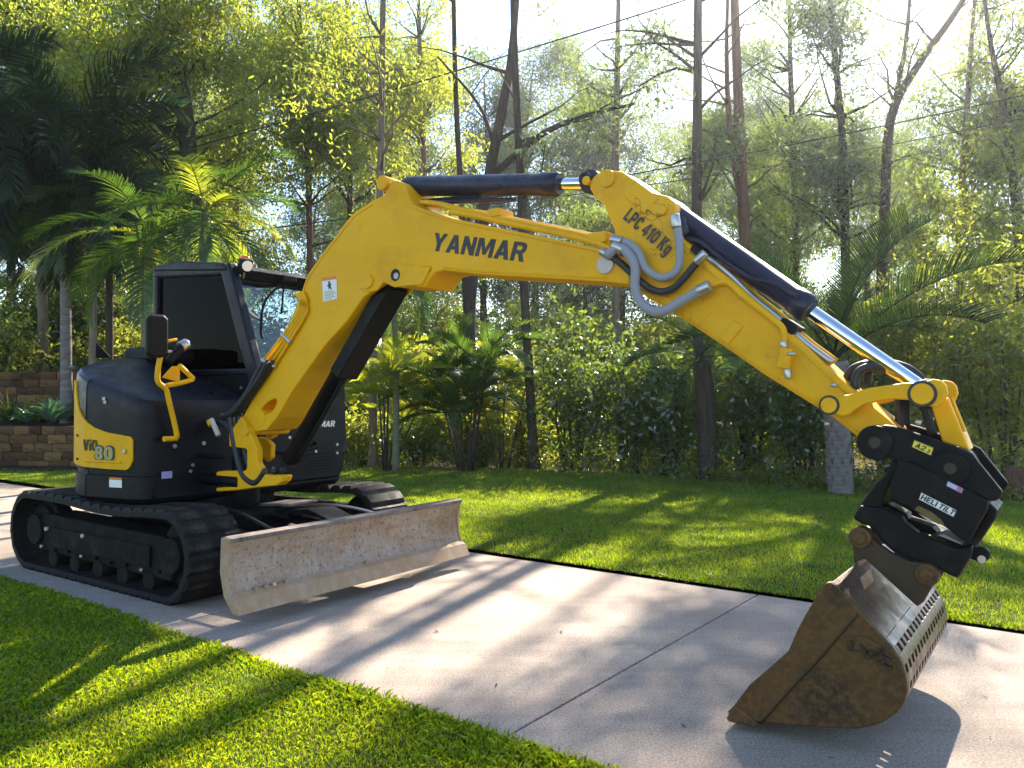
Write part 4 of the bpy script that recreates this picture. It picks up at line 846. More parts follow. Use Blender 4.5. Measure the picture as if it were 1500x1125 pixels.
for u, z in ((.2, .93), (.22, .88)): bolt(u, z, .014, M['steel'], house, .002)
# model lettering on the yellow door
def surf_text(body, u, z, height, m, parent, width, shear=0, off=.0135, gap=1.1, th=.0015):
    p = onhouse(u, off); e = onhouse(u - .30, off); d = (e - p).normalized(); an = math.atan2(d.y, d.x)
    return text('lettering', body, (p.x, p.y, z), height, m, parent, 0, shear, width, th, rot=Matrix.Rotation(an, 4, 'Z') @ Matrix.Rotation(R(90), 4, 'X'), gap=gap)
surf_text('ViO', 1.235, 1.055, .088, M['text_black'], pan, .165, .06, .0185)
surf_text('80', 1.092, .978, .124, M['text_black'], pan, .225, .0, .0185, .3)
surf_text('80', 1.082, .988, .104, M['text_grey'], pan, .198, .0, .0205, 1.4)
def house_decal(u0, u1, z0, z1, m, parent, off=.0): 
    a, b = onhouse(u0, off + .004), onhouse(u1, off + .004); v = [(a.x, a.y, z0), (b.x, b.y, z0), (b.x, b.y, z1), (a.x, a.y, z1)]
    n = (Vector((b.y - a.y, a.x - b.x))).normalized() * .003; n = n if n.dot(a) > 0 else -n
    v += [(x + n.x, y + n.y, z) for x, y, z in v]; return link('decal', pyd('decal', v, [(0, 1, 2, 3), (7, 6, 5, 4), (0, 4, 5, 1), (1, 5, 6, 2), (2, 6, 7, 3), (3, 7, 4, 0)]), m, parent)
d_ = house_decal(.80, .935, .775, .835, M['white'], house); house_decal(.80, .935, .838, .852, M['orange'], house); house_decal(.38, .47, .84, .895, M['purple'], house)
house_decal(.985, 1.02, 1.455, 1.48, M['grime_white'], hood); house_decal(.975, 1.005, 1.43, 1.452, M['grime_white'], hood)

# handrail, grab loop, mirror and lever on the right front corner
rl = tube('handrail', [(.62, a, b) for a, b in PROF['rail_main']], .021, M['yellow'], exc, 12, 4)
tube('grab_loop', [(.62, a, b) for a, b in PROF['rail_loop']], .020, M['yellow'], rl, 12, 4)
plate('gusset', PROF['rail_tri'], .50, .515, M['yellow'], rl, .004, axis='x')
mr = plate('mirror', PROF['mirror'], .61, .67, M['plastic'], exc, .02, axis='x'); cyl('mirror_stalk', (.64, -.78, 1.93), (.62, -.90, 1.90), .012, M['yellow'], mr, 10)
jy = PROF['joystick']; cyl('clamp_arm', (.56, jy[0][0], jy[0][1]), (.56, jy[2][0], jy[2][1]), .035, M['plastic'], mr, 14); cyl('clamp_head', (.56, jy[2][0] - .03, jy[2][1] - .02), (.56, jy[2][0] + .03, jy[2][1] + .01), .045, M['steel'], mr, 14)
cyl('clamp_pin', (.57, -.87, 1.83), (.57, -.78, 1.84), .012, M['grime_white'], mr, 10)
plate('side_fin', PROF['fin'], -.95, -.93, M['hood_black'], exc, .004, axis='x')
tube('rear_grip', [(-.62, -.86, 1.70), (-.75, -.86, 1.735), (-.95, -.80, 1.74), (-1.05, -.74, 1.72)], .018, M['plastic'], exc)
v, f = boxv((-.55, -.2, 1.86), (.5, .42, .14)); link('air_box', pyd('air_box', v, f), M['plastic'], exc, bevel=.04)

# --- cab
A_, B_, C_ = (-.97, 2.73), (.13, 2.66), (.55, 1.62)
D_, E_ = (.60, .93), (-.97, .93)
CY0, CY1 = .0, 1.0
cab_parts = []
def bar(p, q, w, d, y):
    p, q = Vector((p[0], y, p[1])), Vector((q[0], y, q[1])); dd = (q - p); an = math.atan2(dd.x, dd.z)
    return boxv((p + q) / 2, (w, d, dd.length), Matrix.Rotation(an, 3, 'Y'))
cab = empty('cab', (0, 0, 0), 0, exc)
for y in (CY0 + .045, CY1 - .045):
    for nm, p, q, w, d in (('rear_pillar', A_, E_, .07, .09), ('front_pillar', B_, C_, .14, .095), ('front_post', C_, D_, .13, .092), ('roof_rail', (A_[0] - .02, A_[1] - .045), (B_[0] + .02, B_[1] - .045), .085, .094), ('sill_beam', E_, D_, .10, .092), ('belt_rail', (-.97, 1.70), (.49, 1.70), .06, .086)):
        v, f = bar(p, q, w, d, y); link(nm, pyd(nm, v, f), M['hood_black'], cab, bevel=.018, seg=3)
roof = plate('roof', [(A_[0] - .03, A_[1] - .03), (A_[0] - .01, A_[1] + .02), (-.5, A_[1] + .03), (B_[0] - .02, B_[1] + .025), (B_[0] + .06, B_[1] - .02), (B_[0] + .05, B_[1] - .06)], CY0 - .01, CY1 + .01, M['hood_black'], cab, .025)
v, f = boxv((.20, .5, 2.60), (.05, .88, .09), Matrix.Rotation(R(22), 3, 'Y')); link('visor', pyd('visor', v, f), M['black'], cab, bevel=.01)
plate('lower_wall', [(-.97, .93), (.54, .93), (.50, 1.69), (-.97, 1.69)], CY0 + .02, CY0 + .05, M['black'], cab, .006)
plate('lower_wall', [(-.97, .93), (.54, .93), (.50, 1.69), (-.97, 1.69)], CY1 - .05, CY1 - .02, M['black'], cab, .006)
for x, z in ((-.25, 1.45), (-.05, 1.5), (.12, 1.42), (.28, 1.36), (.1, 1.28), (.3, 1.2), (-.1, 1.62), (.36, 1.56), (.2, 1.1), (-.2, 1.36)): cyl('bolt', (x, CY0 + .022, z), (x, CY0 + .010, z), .012, M['steel'], cab, 10, 0)
plate('window_pane', [(-.94, 1.72), (.47, 1.72), (.12, 2.60), (-.94, 2.66)], CY0 + .04, CY0 + .046, M['dark_glass'], cab, 0)
plate('window_pane', [(-.94, 1.72), (.47, 1.72), (.12, 2.60), (-.94, 2.66)], CY1 - .046, CY1 - .04, M['glass'], cab, 0)
v, f = bar((.11, 2.62), (.535, 1.60), .006, .82, .5); link('windscreen', pyd('windscreen', v, f), M['screen_glass'], cab)
for yy_ in (.115, .885):
    v, f = bar((.112, 2.62), (.537, 1.60), .03, .05, yy_); link('screen_frame', pyd('screen_frame', v, f), M['black'], cab, bevel=.008)
v, f = boxv((.145, .5, 2.555), (.05, .80, .07)); link('screen_frame', pyd('screen_frame', v, f), M['black'], cab, bevel=.01)
plate('rear_pane', [(.09, 1.72), (.91, 1.72), (.91, 2.66), (.09, 2.66)], -.962, -.956, M['dark_glass'], cab, 0, axis='x')
# interior: seat, console, levers and a dark rear bulkhead
plate('seat', [(-.75, 1.25), (-.15, 1.25), (-.12, 1.40), (-.52, 1.42), (-.70, 2.10), (-.66, 2.36), (-.80, 2.38), (-.88, 2.1)], .27, .75, M['plastic'], cab, .05)
plate('bulkhead', [(.06, .95), (.94, .95), (.94, 1.75), (.06, 1.75)], -.94, -.92, M['dark'], cab, .004, axis='x')
plate('monitor', [(.05, 1.6), (.20, 1.6), (.20, 1.95), (.08, 1.95)], .06, .14, M['plastic'], cab, .012); cyl('lever', (.05, .22, 1.4), (.1, .22, 1.85), .025, M['plastic'], cab, 12); cyl('lever', (.05, .8, 1.4), (.1, .8, 1.85), .025, M['plastic'], cab, 12)
plate('sun_blind', [(.09, 1.72), (.91, 1.72), (.91, 2.64), (.09, 2.64)], -.95, -.945, M['dark'], cab, 0, axis='x')
plate('green_label', [(-.62, 1.745), (-.53, 1.745), (-.53, 1.84), (-.62, 1.84)], CY0 + .034, CY0 + .038, M['green_label'], cab, 0)
# front lower cover with grille and lettering
fc = plate('front_cover', [(.02, .72), (.9, .72), (.955, .80), (.985, 1.2), (.97, 1.62), (.02, 1.62)], .60, .66, M['hood_black'], exc, .02, axis='x')
for i in range(7):
    v, f = boxv((.664, .52, .79 + i * .028), (.012, .62, .012)); link('grille_slat', pyd('grille_slat', v, f), M['plastic'], fc, bevel=.002)
text('lettering', 'YANMAR', (.660, .47, 1.20), .055, M['white'], fc, 0, .2, .36, rot=Matrix.Rotation(R(90), 4, 'Z') @ Matrix.Rotation(R(90), 4, 'X'))
for y, z in ((.86, 1.03), (.86, .95), (.3, 1.12), (.33, 1.02), (.4, .95), (.25, .96), (.6, .98)): cyl('bolt', (.655, y, z), (.672, y, z), .014, M['steel'], fc, 10, 0)
tube('grab_bar', [(.66, .12, 1.0), (.72, .16, 1.0), (.73, .4, 1.0), (.72, .56, 1.03), (.66, .6, 1.06)], .014, M['plastic'], fc)
# lights, beacon, wiper, guard tube
def worklight(c, aim):
    v, f = boxv((0, 0, 0), (.10, .12, .125)); o = link('work_light', pyd('work_light', v, f), M['plastic'], cab, bevel=.02); o.location = c; o.rotation_euler = (0, R(12), R(aim))
    cyl('lens', (.048, 0, 0), (.062, 0, 0), .048, M['lamp_glass'], o, 24, .004); cyl('bracket', (-.02, 0, -.06), (-.04, 0, -.12), .012, M['steel'], o, 10)
    return o
worklight((.26, .13, 2.66), -18); worklight((.30, .93, 2.66), 8)
cyl('beacon', (.02, .30, 2.70), (.02, .30, 2.79), .05, M['amber'], cab, 20, .008); cyl('beacon_base', (.02, .30, 2.675), (.02, .30, 2.702), .056, M['plastic'], cab, 20, .004)
tube('wiper', [(.23, .58, 2.55), (.30, .52, 2.42), (.36, .45, 2.25)], .010, M['plastic'], cab); tube('wiper_arm', [(.22, .6, 2.58), (.33, .30, 2.36), (.42, .18, 2.12), (.46, .16, 2.0)], .012, M['plastic'], cab)
tube('guard_tube', [(.22, .10, 2.58), (.23, .06, 2.50), (.29, .06, 2.35), (.36, .12, 2.22), (.38, .22, 2.17)], .015, M['steel'], cab)
v, f = boxv((.24, .62, 2.60), (.08, .16, .06)); link('wiper_motor', pyd('wiper_motor', v, f), M['plastic'], cab, bevel=.01)

# --- undercarriage
v, f = boxv((0, 0, .38), (1.3, 1.2, .28)); car = link('car_body', pyd('car_body', v, f), M['track_steel'], exc, bevel=.04)
cyl('slew_ring', (0, 0, .5), (0, 0, .64), .52, M['black'], car, 48)
def belt():
    hl, r = 1.02, .335; zc = .335; P = []
    n = 400
    def sag(t): return -.028 * math.sin(math.pi * t) ** 2 - .018 * math.sin(2 * math.pi * t) * math.sin(math.pi * t)
    for i in range(120): t = i / 120; P.append((hl - 2 * hl * t, zc + r + sag(t)))                # top run, front to rear
    for i in range(80): a = R(90 + 180 * i / 80); P.append((-hl + (r - .01) * math.cos(a), zc + r * math.sin(a)))
    for i in range(120): t = i / 120; P.append((-hl + 2 * hl * t, 0.0))
    for i in range(80): a = R(-90 + 180 * i / 80); P.append((hl + (r - .01) * math.cos(a), zc + r * math.sin(a)))
    return P
BELT = belt()
def shoe_mesh():
    w, l, h = .445, .143, .030
    prof = [(-l / 2, -h - .0), (-l / 2, 0), (-l / 2 + .004, .010), (-l / 2 + .034, .036), (l / 2 - .030, .036), (l / 2 - .004, .010), (l / 2, 0), (l / 2, -h)]
    v, f = prism(prof, -w / 2, w / 2)
    V = [(x, y * (1 - (.05 if z > .02 else 0)), z) for x, y, z in v]
    a = fixed('track_shoe', V, f); return a
SHOE = shoe_mesh(); SHOE.materials.append(M['rubber'])
def make_track(sy):
    yc = sy * .905
    v, f = prism([(-1.0, .16), (1.0, .14), (1.05, .30), (.9, .46), (-.9, .48), (-1.05, .30)], yc - .14, yc + .14)
    tr = link('track', fixed('track', v, f), M['track_steel'], exc, bevel=.02)
    n = len(BELT); L = [0]
    for i in range(n): L.append(L[-1] + math.dist(BELT[i], BELT[(i + 1) % n]))
    N = 42; step = L[-1] / N
    for k in range(N):
        s = k * step + .04; i = max(j for j in range(n) if L[j] <= s); a, b = Vector(BELT[i]), Vector(BELT[(i + 1) % n]); t = (s - L[i]) / (L[i + 1] - L[i]); p = a.lerp(b, t)
        i2 = (i + 3) % n; i3 = (i - 3) % n; d = (Vector(BELT[i2]) - Vector(BELT[i3])).normalized()
        o = bpy.data.objects.new('track_shoe', SHOE); COL.objects.link(o); o.parent = tr
        nx = Vector((d.y, -d.x)); mid = Vector((0, .335)); 
        if nx.dot(p - mid) < 0: nx = -nx
        ang = math.atan2(nx.x, nx.y); q = p - nx * .030
        o.matrix_local = Matrix.Translation((q.x, yc, q.y)) @ Matrix.Rotation(ang, 4, 'Y') @ Matrix.Rotation(math.pi if k % 1 else 0, 4, 'Z')
    for x, r, nm in ((1.02, .25, 'idler'), (-1.02, .25, 'sprocket')):
        cyl(nm, (x, yc - .10, .335), (x, yc + .10, .335), r, M['track_steel'], tr, 32, .01, [(0, r * .8), (.2, r * .8), (.22, r), (.78, r), (.8, r * .8), (1, r * .8)])
        cyl('hub', (x, yc - .17, .335), (x, yc + .17, .335), .13, M['track_steel'], tr, 24, .01)
    for k in range(5): x = -.72 + k * .36; cyl('roller', (x, yc - .15, .115), (x, yc + .15, .115), .075, M['track_steel'], tr, 20, .006)
    v, f = boxv((0, yc - sy * .0 + (-.15 if sy < 0 else .15), .30), (1.5, .02, .16)); link('guard_plate', pyd('guard_plate', v, f), M['track_steel'], tr, bevel=.004)
    for k in range(9): x = -.9 + k * .22; cyl('bolt', (x, yc - .165, .20 - .01 * (k % 2)), (x, yc - .14, .20 - .01 * (k % 2)), .014, M['steel'] if k in (0, 3, 7) else M['track_steel'], tr, 10, 0)
    for x in (-.80, -.2): cyl('grease_cap', (x, yc - .175, .36), (x, yc - .15, .36), .016, M['grime_white'], tr, 10, 0)
    return tr
make_track(-1); make_track(1)
# dozer blade with its lift arms, cylinder and cover
BX = .0
mb = [(1.93, .565), (1.905, .50), (1.888, .42), (1.890, .33), (1.91, .25), (1.945, .185)]
mold = mb + [(x - .035, z) for x, z in mb[::-1]]
bl_ = plate('dozer_blade', mold, -1.215, 1.145, M['blade'], exc, .003)
plate('cutting_edge', [(1.945, .187), (2.012, .095), (2.03, .10), (1.972, .195), (1.93, .22), (1.915, .20)], -1.22, 1.15, M['blade_edge'], bl_, .004)
plate('top_flange', [(1.84, .548), (1.94, .548), (1.943, .578), (1.84, .580)], -1.218, 1.148, M['blade_top'], bl_, .006)
for y in (-1.224, 1.136): plate('end_plate', [(1.84, .575), (1.935, .575)] + [(x + .012, z) for x, z in mb[1:]] + [(2.01, .10), (1.96, .10), (1.87, .20), (1.83, .35)], y, y + .016, M['blade_edge'], bl_, .004)
plate('back_beam', [(1.76, .22), (1.86, .22), (1.86, .46), (1.76, .42)], -.9, .83, M['black'], bl_, .01)
for i, (y, z) in enumerate(((-1.03, .205), (-.95, .205), (-.88, .205), (-.78, .205), (-.02, .205))): cyl('bolt', (1.93, y, z + .02), (1.95, y, z + .02), .012, M['grime_white'] if i == 2 else M['blade_edge'], bl_, 8, 0)
for y in (-.42, .36):
    v, f = boxv((1.2, y, .34), (1.2, .11, .16), Matrix.Rotation(R(3), 3, 'Y')); link('blade_arm', pyd('blade_arm', v, f), M['black'], exc, bevel=.012)
plate('cylinder_cover', [(1.02, .56), (1.42, .60), (1.80, .50), (1.80, .48), (1.42, .575), (1.02, .535)], -.14, .12, M['black'], exc, .006)
plate('step_plate', [(.82, .60), (1.22, .63), (1.22, .61), (.82, .58)], -.16, .14, M['blade_top'], exc, .004)
cyl('blade_cylinder', (.75, -.02, .42), (1.75, -.02, .42), .065, M['black'], exc)
cyl('cylinder_end', (1.38, -.28, .46), (1.60, -.28, .44), .045, M['blade_edge'], exc, 20)
tube('blade_hose', [(.7, -.38, .58), (1.0, -.42, .55), (1.4, -.50, .50), (1.82, -.55, .46)], .014, M['hose'], exc); tube('blade_hose', [(.7, .22, .52), (1.1, .3, .56), (1.4, .40, .54), (1.8, .50, .46)], .014, M['steel'], exc)
tube('blade_hose', [(.95, -.7, .62), (1.0, -.62, .5), (1.05, -.58, .40)], .013, M['hose'], exc)
# ------------------------------------------------------------------ vegetation
def quad_leaves(C, D, L, Wd, rg, roll=None):
    """diamond leaves: centres C, directions D (unit), lengths L, widths Wd"""
    n = len(C); U = rg.normal(size=(n, 3)); U -= D * (U * D).sum(1, keepdims=True); U /= np.linalg.norm(U, axis=1, keepdims=True) + 1e-9
    a = C; b = C + D * (L * .42)[:, None] + U * (Wd * .5)[:, None]; c = C + D * L[:, None]; d = C + D * (L * .42)[:, None] - U * (Wd * .5)[:, None]
    return np.stack([a, b, c, d], 1).reshape(-1, 3), np.arange(n * 4).reshape(n, 4)
def sprays(centres, n_each, rad, L, Wd, rg, down=.55):
    m = len(centres); C = np.repeat(np.asarray(centres), n_each, 0); n = len(C)
    C = C + rg.normal(size=(n, 3)) * np.array([rad, rad, rad * .8]) * rg.uniform(.5, 1.3, (m, 1)).repeat(n_each, 0)
    D = rg.normal(size=(n, 3)) * .75; D[:, 2] -= down; D /= np.linalg.norm(D, axis=1, keepdims=True)
    return quad_leaves(C, D, L * rg.uniform(.6, 1.25, n), Wd * rg.uniform(.7, 1.3, n), rg)
def hnoise(x, y, s, seed=0.):
    x = x * s + seed * 3.1; y = y * s + seed * 1.7
    return .5 + .25 * (np.sin(x * 1.7 + 1.9 * np.sin(y * .9 + .4)) + np.sin(y * 1.9 + 1.6 * np.sin(x * 1.1 + 1.3)) * .8 + .5 * np.sin(x * 3.9 + y * 2.7 + 1.2 * np.sin(y * 3.1)))
def gaps(P, rg):  # crown foliage is dropped to shape where sun patches land
    """which leaf sprays grow: the wood has gaps along the sun's path, so that light reaches the driveway and the near lawn"""
    g = P[:, :2] - np.outer(P[:, 2] / SUN_DIR.z, [SUN_DIR.x, SUN_DIR.y]); X, Y = g[:, 0], g[:, 1]
    n = X * DN.x + Y * DN.y; u = X * DU.x + Y * DU.y
    cover = np.full(len(P), .95)
    cover[(Y >= 15.5) & (Y < 34)] = .55                                       # sun reaches the undergrowth in places
    yard = (Y < 12.5) & (Y > -1) & (X > -9) & (X < 7)
    cover[yard & (n > DN1)] = .2                                            # far lawn: broken shade
    cover[yard & (n <= DN1)] = .10                                           # driveway
    cover[yard & (n <= DN0)] = .12                                           # near lawn
    cover[yard & (n <= DN1) & (u > U0 - .2) & (u < U0 + 1.7)] = .50             # slab left of the bucket
    cover[(Y >= 11) & (Y < 15.5) & (X > -4) & (X < -.5)] = .2                # crowns thinned to let sun in behind the excavator
    seen = P[:, 2] < CAM_H + .50 * P[:, 1]
    cover[seen] = np.maximum(cover[seen], np.where(P[seen, 1] > 22.5, np.where(n[seen] < DN1, .22, np.where(Y[seen] < 12.5, .36, .85)), np.where(Y[seen] < 12.5, np.where(n[seen] > DN1, .22, .06), .55)))
    cover[(Y > 12.5) & (Y < 17.5) & (X > -13) & (X < -7.5)] = .15               # sun on the garden bed
    cover[(Y >= 11.2) & (Y < 15.8) & (X > -5.5) & (X < -1.0)] = .10             # crowns thinned to put sun on the golden palms
    cover[(np.abs((X - .37) * .923 - (Y - 7.31) * .385) < .45) & (Y < 9.5) & (Y > 1)] = .04   # open strip where one straight trunk throws its shadow
    m = .62 * hnoise(X, Y, .75) + .38 * hnoise(X, Y, 2.0, 2.)
    return (m + rg.normal(size=len(P)) * .05) > 1 - (cover * .8 + .1)
def gum_tree(name, label, trunk, zr, nl, lim, seed, bark, leaf, cat='tree', group='gum trees behind the lawn', extra=(), spread=2.2, each=50, leafsize=(.17, .048), rad=.34):
    """trunk: [(x,y,z,r)..] world points; zr: z range of limbs; nl: limbs; extra: more limb paths [(x,y,z,r)..]"""
    rg = np.random.default_rng(seed); b0 = Vector(trunk[0][:3]); t = empty(name, b0); tag(t, label, cat, group)
    loc = lambda p: (Vector(p[:3]) - b0)
    def dense(pp):
        pts = smooth_path([p[:3] for p in pp], 5); rr = np.interp(np.linspace(0, len(pp) - 1, len(pts)), range(len(pp)), [p[3] for p in pp]); return [(Vector(p) - b0, r) for p, r in zip(pts, rr)]
    main = dense(trunk); main[0] = (main[0][0], main[0][1] * 1.5); main[1] = (main[1][0], main[1][1] * 1.12)
    paths = [main]; tips = []; hosts = [main]
    for e in extra:
        d = dense(e); paths.append(d); hosts.append(d)
    zs = np.array([p.z for p, r in main])
    for i in range(int(nl * 1.35)):
        h = hosts[0] if (len(hosts) == 1 or rg.random() < .55) else hosts[rg.integers(1, len(hosts))]
        cand = [k for k in range(len(h)) if zr[0] <= h[k][0].z + b0.z <= zr[1]]
        if not cand: continue
        k = int(rg.choice(cand)); p, r = h[k]
        az = rg.uniform(0, 2 * np.pi); el = rg.uniform(.15, 1.0); ln = spread * rg.uniform(.45, 1.15)
        d = Vector((math.cos(az) * math.cos(el), math.sin(az) * math.cos(el), math.sin(el)))
        q = [(p, min(r * .5, .05))]; cur = p.copy(); kept = []; tw = []
        for s in range(4):
            cur = cur + d * ln / 4; d = (d + Vector(rg.normal(size=3) * .22) + Vector((0, 0, .05))).normalized(); q.append((cur.copy(), max(.006, min(r * .45, .045) * (1 - (s + 1) / 4.6))))
            if s >= 1:
                for _ in range(lim):
                    e = (d + Vector(rg.normal(size=3) * .8)).normalized(); tip = cur + e * rg.uniform(.25, .75) * spread * .38 + Vector((0, 0, -.08)); cand = [tuple(tip)] + ([tuple(cur.lerp(tip, .55))] if rg.random() < .5 else [])
                    ok = gaps(np.array(cand) + np.array(b0), rg); cand = [q_ for q_, o_ in zip(cand, ok) if o_]
                    if cand: kept += cand; tw.append([(cur.copy(), .010), (cur.lerp(tip, .5) + Vector((0, 0, .05)), .007), (tip, .003)])
        if kept: tips += kept; paths += tw; paths.append(q)
    segs = []
    for i, p in enumerate(paths): segs.append(rings([p], 9 if i <= len(extra) else (5 if len(p) > 3 else 3)))
    v, f = merge(segs); me = pyd('trunk', v, f); shade_auto(me); link('trunk', me, bark, t)
    tips = np.array(tips)
    if len(tips):
        V, F = sprays(tips, each, rad, leafsize[0], leafsize[1], rg); link('crown', fast('crown', V, F), leaf, t)
    return t
def copy_thing(o, loc, rz, sc, label, group=None):
    c = o.copy(); COL.objects.link(c); c.location = loc; c.rotation_euler = (0, 0, rz); c.scale = (sc, sc, sc); c['label'] = label
    if group: c['group'] = group
    for ch in o.children:
        k = ch.copy(); COL.objects.link(k); k.parent = c
        for g in ch.children:
            q = g.copy(); COL.objects.link(q); q.parent = k
    return c
def tp(Y, *pp):
    """trunk path through photograph pixels at depth Y: (px, py, radius)"""
    out = []
    for px, py, r in pp:
        x, y, z = at(px, py, Y); out.append((x, y, max(z, -.1) if py > 640 else z, r))
    return out
T1 = tp(16.2, (783, 689, .10), (776, 560, .095), (768, 420, .09), (764, 290, .085), (757, 150, .075), (752, 0, .065), (748, -320, .03)); 
gum_tree('gum_tree', 'dark slender gum tree standing straight at the lawn edge behind the middle of the boom', T1, (4.5, 13), 34, 3, 11, M['bark'], M['euc_grey'])
T2 = tp(17.4, (692, 690, .16), (688, 540, .15), (690, 420, .14), (718, 250, .12), (737, 150, .10), (752, 50, .08), (775, -260, .03))
gum_tree('gum_tree', 'leaning forked gum behind the dark cane palm, a long limb reaching right', T2, (4.5, 12.5), 30, 3, 12, M['bark'], M['euc'], extra=[tp(17.4, (718, 258, .08), (790, 198, .07), (850, 170, .055), (930, 150, .03)), tp(17.4, (725, 215, .05), (700, 150, .035), (640, 80, .02))])
T3 = tp(18.2, (690, 690, .08), (684, 480, .075), (676, 300, .07), (668, 150, .06), (664, 0, .05), (660, -250, .02))
gum_tree('gum_tree', 'very thin straight sapling gum beside the forked leaning gum', T3, (5, 12), 20, 3, 13, M['bark'], M['euc'], spread=1.7)
T4 = tp(19.2, (1028, 690, .135), (1023, 450, .13), (1021, 300, .125), (1023, 130, .11), (1024, 0, .10), (1026, -300, .06))
gum_tree('gum_tree', 'stout dark grey gum trunk rising behind the load limit lettering of the arm', T4, (6, 14), 34, 3, 14, M['bark'], M['euc_grey'], spread=2.5)
T5 = tp(20.4, (1103, 690, .15), (1096, 470, .145), (1090, 310, .14), (1083, 150, .125), (1078, 0, .11), (1070, -280, .05))
gum_tree('gum_tree', 'reddish barked gum tree behind the bucket cylinder', T5, (5.5, 13.5), 30, 3, 15, M['bark_red'], M['euc'], extra=[tp(20.4, (1091, 320, .09), (1072, 200, .07), (1066, 80, .06), (1070, -60, .03))], spread=2.3)
T6 = tp(22, (1240, 690, .14), (1241, 540, .13), (1239, 350, .12), (1236, 200, .10), (1222, 30, .08), (1210, -250, .03))
gum_tree('gum_tree', 'dense drooping gum tree above the grey palm', T6, (4.5, 13), 44, 3, 16, M['bark'], M['euc_grey'], extra=[tp(22, (1238, 300, .06), (1216, 268, .05), (1180, 240, .03))], spread=2.6)
T7 = tp(21, (1292, 690, .15), (1290, 500, .14), (1298, 300, .13), (1308, 170, .12), (1350, 90, .10), (1408, 8, .08), (1480, -120, .03))
gum_tree('gum_tree', 'gum tree whose bare upper trunk leans far over to the right', T7, (5, 12), 24, 3, 17, M['bark'], M['euc'], extra=[tp(21, (1306, 180, .07), (1330, 60, .055), (1342, -80, .03))], spread=2.2)
T8 = tp(20, (288, 690, .24), (283, 420, .23), (275, 236, .21), (263, 120, .20), (246, 0, .18), (232, -260, .09))
gum_tree('gum_tree', 'thick dark gum trunk rising behind the palms and the cab', T8, (5.5, 14), 40, 3, 18, M['bark'], M['euc_gold'], extra=[tp(20, (256, 60, .10), (215, 85, .08), (190, 130, .06), (170, 200, .04))], spread=2.8)
T9 = tp(22, (14, 690, .12), (15, 300, .11), (14, 60, .09), (4, -120, .05))
gum_tree('gum_tree', 'slim gum tree at the far left above the dark palm', T9, (5, 13), 26, 3, 19, M['bark'], M['euc_gold'], spread=2.0)
T10 = tp(23, (72, 690, .13), (70, 300, .12), (66, 100, .11), (60, -150, .05))
gum_tree('gum_tree', 'gum tree behind the crown of the dark foxtail palm', T10, (7, 14), 26, 3, 20, M['bark_red'], M['euc'], spread=2.2)
T11 = tp(23.5, (150, 690, .14), (143, 300, .13), (139, 60, .12), (138, -200, .05))
gum_tree('gum_tree', 'straight gum tree between the foxtail palm and the thick dark gum', T11, (6, 14), 34, 3, 21, M['bark'], M['euc_gold'], spread=2.5)
T12 = tp(16.8, (547, 692, .095), (547, 540, .09), (552, 400, .085), (557, 250, .075), (560, 0, .06), (566, -250, .02))
gum_tree('gum_tree', 'pale slim gum trunk just left of the bright golden cane palm', T12, (5.5, 12.5), 24, 3, 22, M['bark_pale'], M['euc_gold'], spread=2.0, leafsize=(.13, .036))
T13 = tp(24, (455, 690, .10), (452, 300, .095), (440, 100, .08), (430, -150, .03))
gum_tree('gum_tree', 'thin gum tree showing above the cab roof light', T13, (4, 13), 34, 3, 23, M['bark_red'], M['euc_gold'], spread=2.4)
T14 = tp(25, (512, 690, .10), (512, 300, .09), (508, 100, .08), (505, -150, .03))
gum_tree('gum_tree', 'thin gum tree behind the bend of the boom', T14, (4, 13), 34, 3, 24, M['bark'], M['euc_gold'], spread=2.4)
T15 = tp(26, (905, 690, .13), (902, 300, .12), (905, 100, .10), (910, -150, .04))
gum_tree('gum_tree', 'gum tree far back behind the arm cylinder rod', T15, (4, 14), 36, 3, 25, M['bark_pale'], M['euc'], spread=2.6)
T16 = tp(23, (1402, 690, .11), (1405, 400, .10), (1420, 150, .08), (1440, -100, .03))
gum_tree('gum_tree', 'light crowned gum tree behind the arching fronds of the grey palm', T16, (3, 12), 36, 3, 26, M['bark_pale'], M['euc'], spread=2.4)
T17 = tp(21, (1500, 690, .13), (1496, 400, .12), (1480, 200, .10), (1455, 60, .06), (1440, -60, .03))
gum_tree('gum_tree', 'gum tree at the far right behind the yellow green shrubs', T17, (3, 12), 30, 3, 27, M['bark'], M['euc_gold'], spread=2.3)
T18 = tp(27, (340, 690, .12), (345, 300, .11), (360, 100, .09), (372, -150, .03))
g18 = gum_tree('gum_tree', 'sunlit gum tree behind the bright green palm fronds', T18, (3.5, 14), 46, 3, 28, M['bark_pale'], M['euc_gold'], spread=2.8)
T19 = tp(28, (620, 690, .12), (622, 300, .11), (615, 100, .09), (608, -150, .03))
g19 = gum_tree('gum_tree', 'sunlit gum tree far behind the hanging fronds under the boom', T19, (2.5, 14), 46, 3, 29, M['bark_pale'], M['euc_gold'], spread=2.8)
T20 = tp(28, (1170, 690, .12), (1166, 300, .11), (1160, 100, .09), (1158, -150, .03))
g20 = gum_tree('gum_tree', 'grey green gum tree far behind the chrome rod', T20, (2.5, 14), 46, 3, 30, M['bark'], M['euc'], spread=2.8)
def far_tree(px, Y, seed, leaf, bark, label):
    return gum_tree('gum_tree', label, [(*at(px, 600, Y)[:2], -.1, .26), (*at(px + 6, 300, Y)[:2], 8, .21), (*at(px - 10, 100, Y)[:2], 15, .14), (*at(px + 4, 100, Y)[:2], 21.5, .03)], (4.5, 21), 62, 3, seed, bark, leaf, group='distant gum trees in the wood', spread=3.6, each=36, leafsize=(.24, .066), rad=.46)
f1 = far_tree(560, 47, 201, M['euc'], M['bark_pale'], 'tall distant gum tree showing above the bend of the boom')
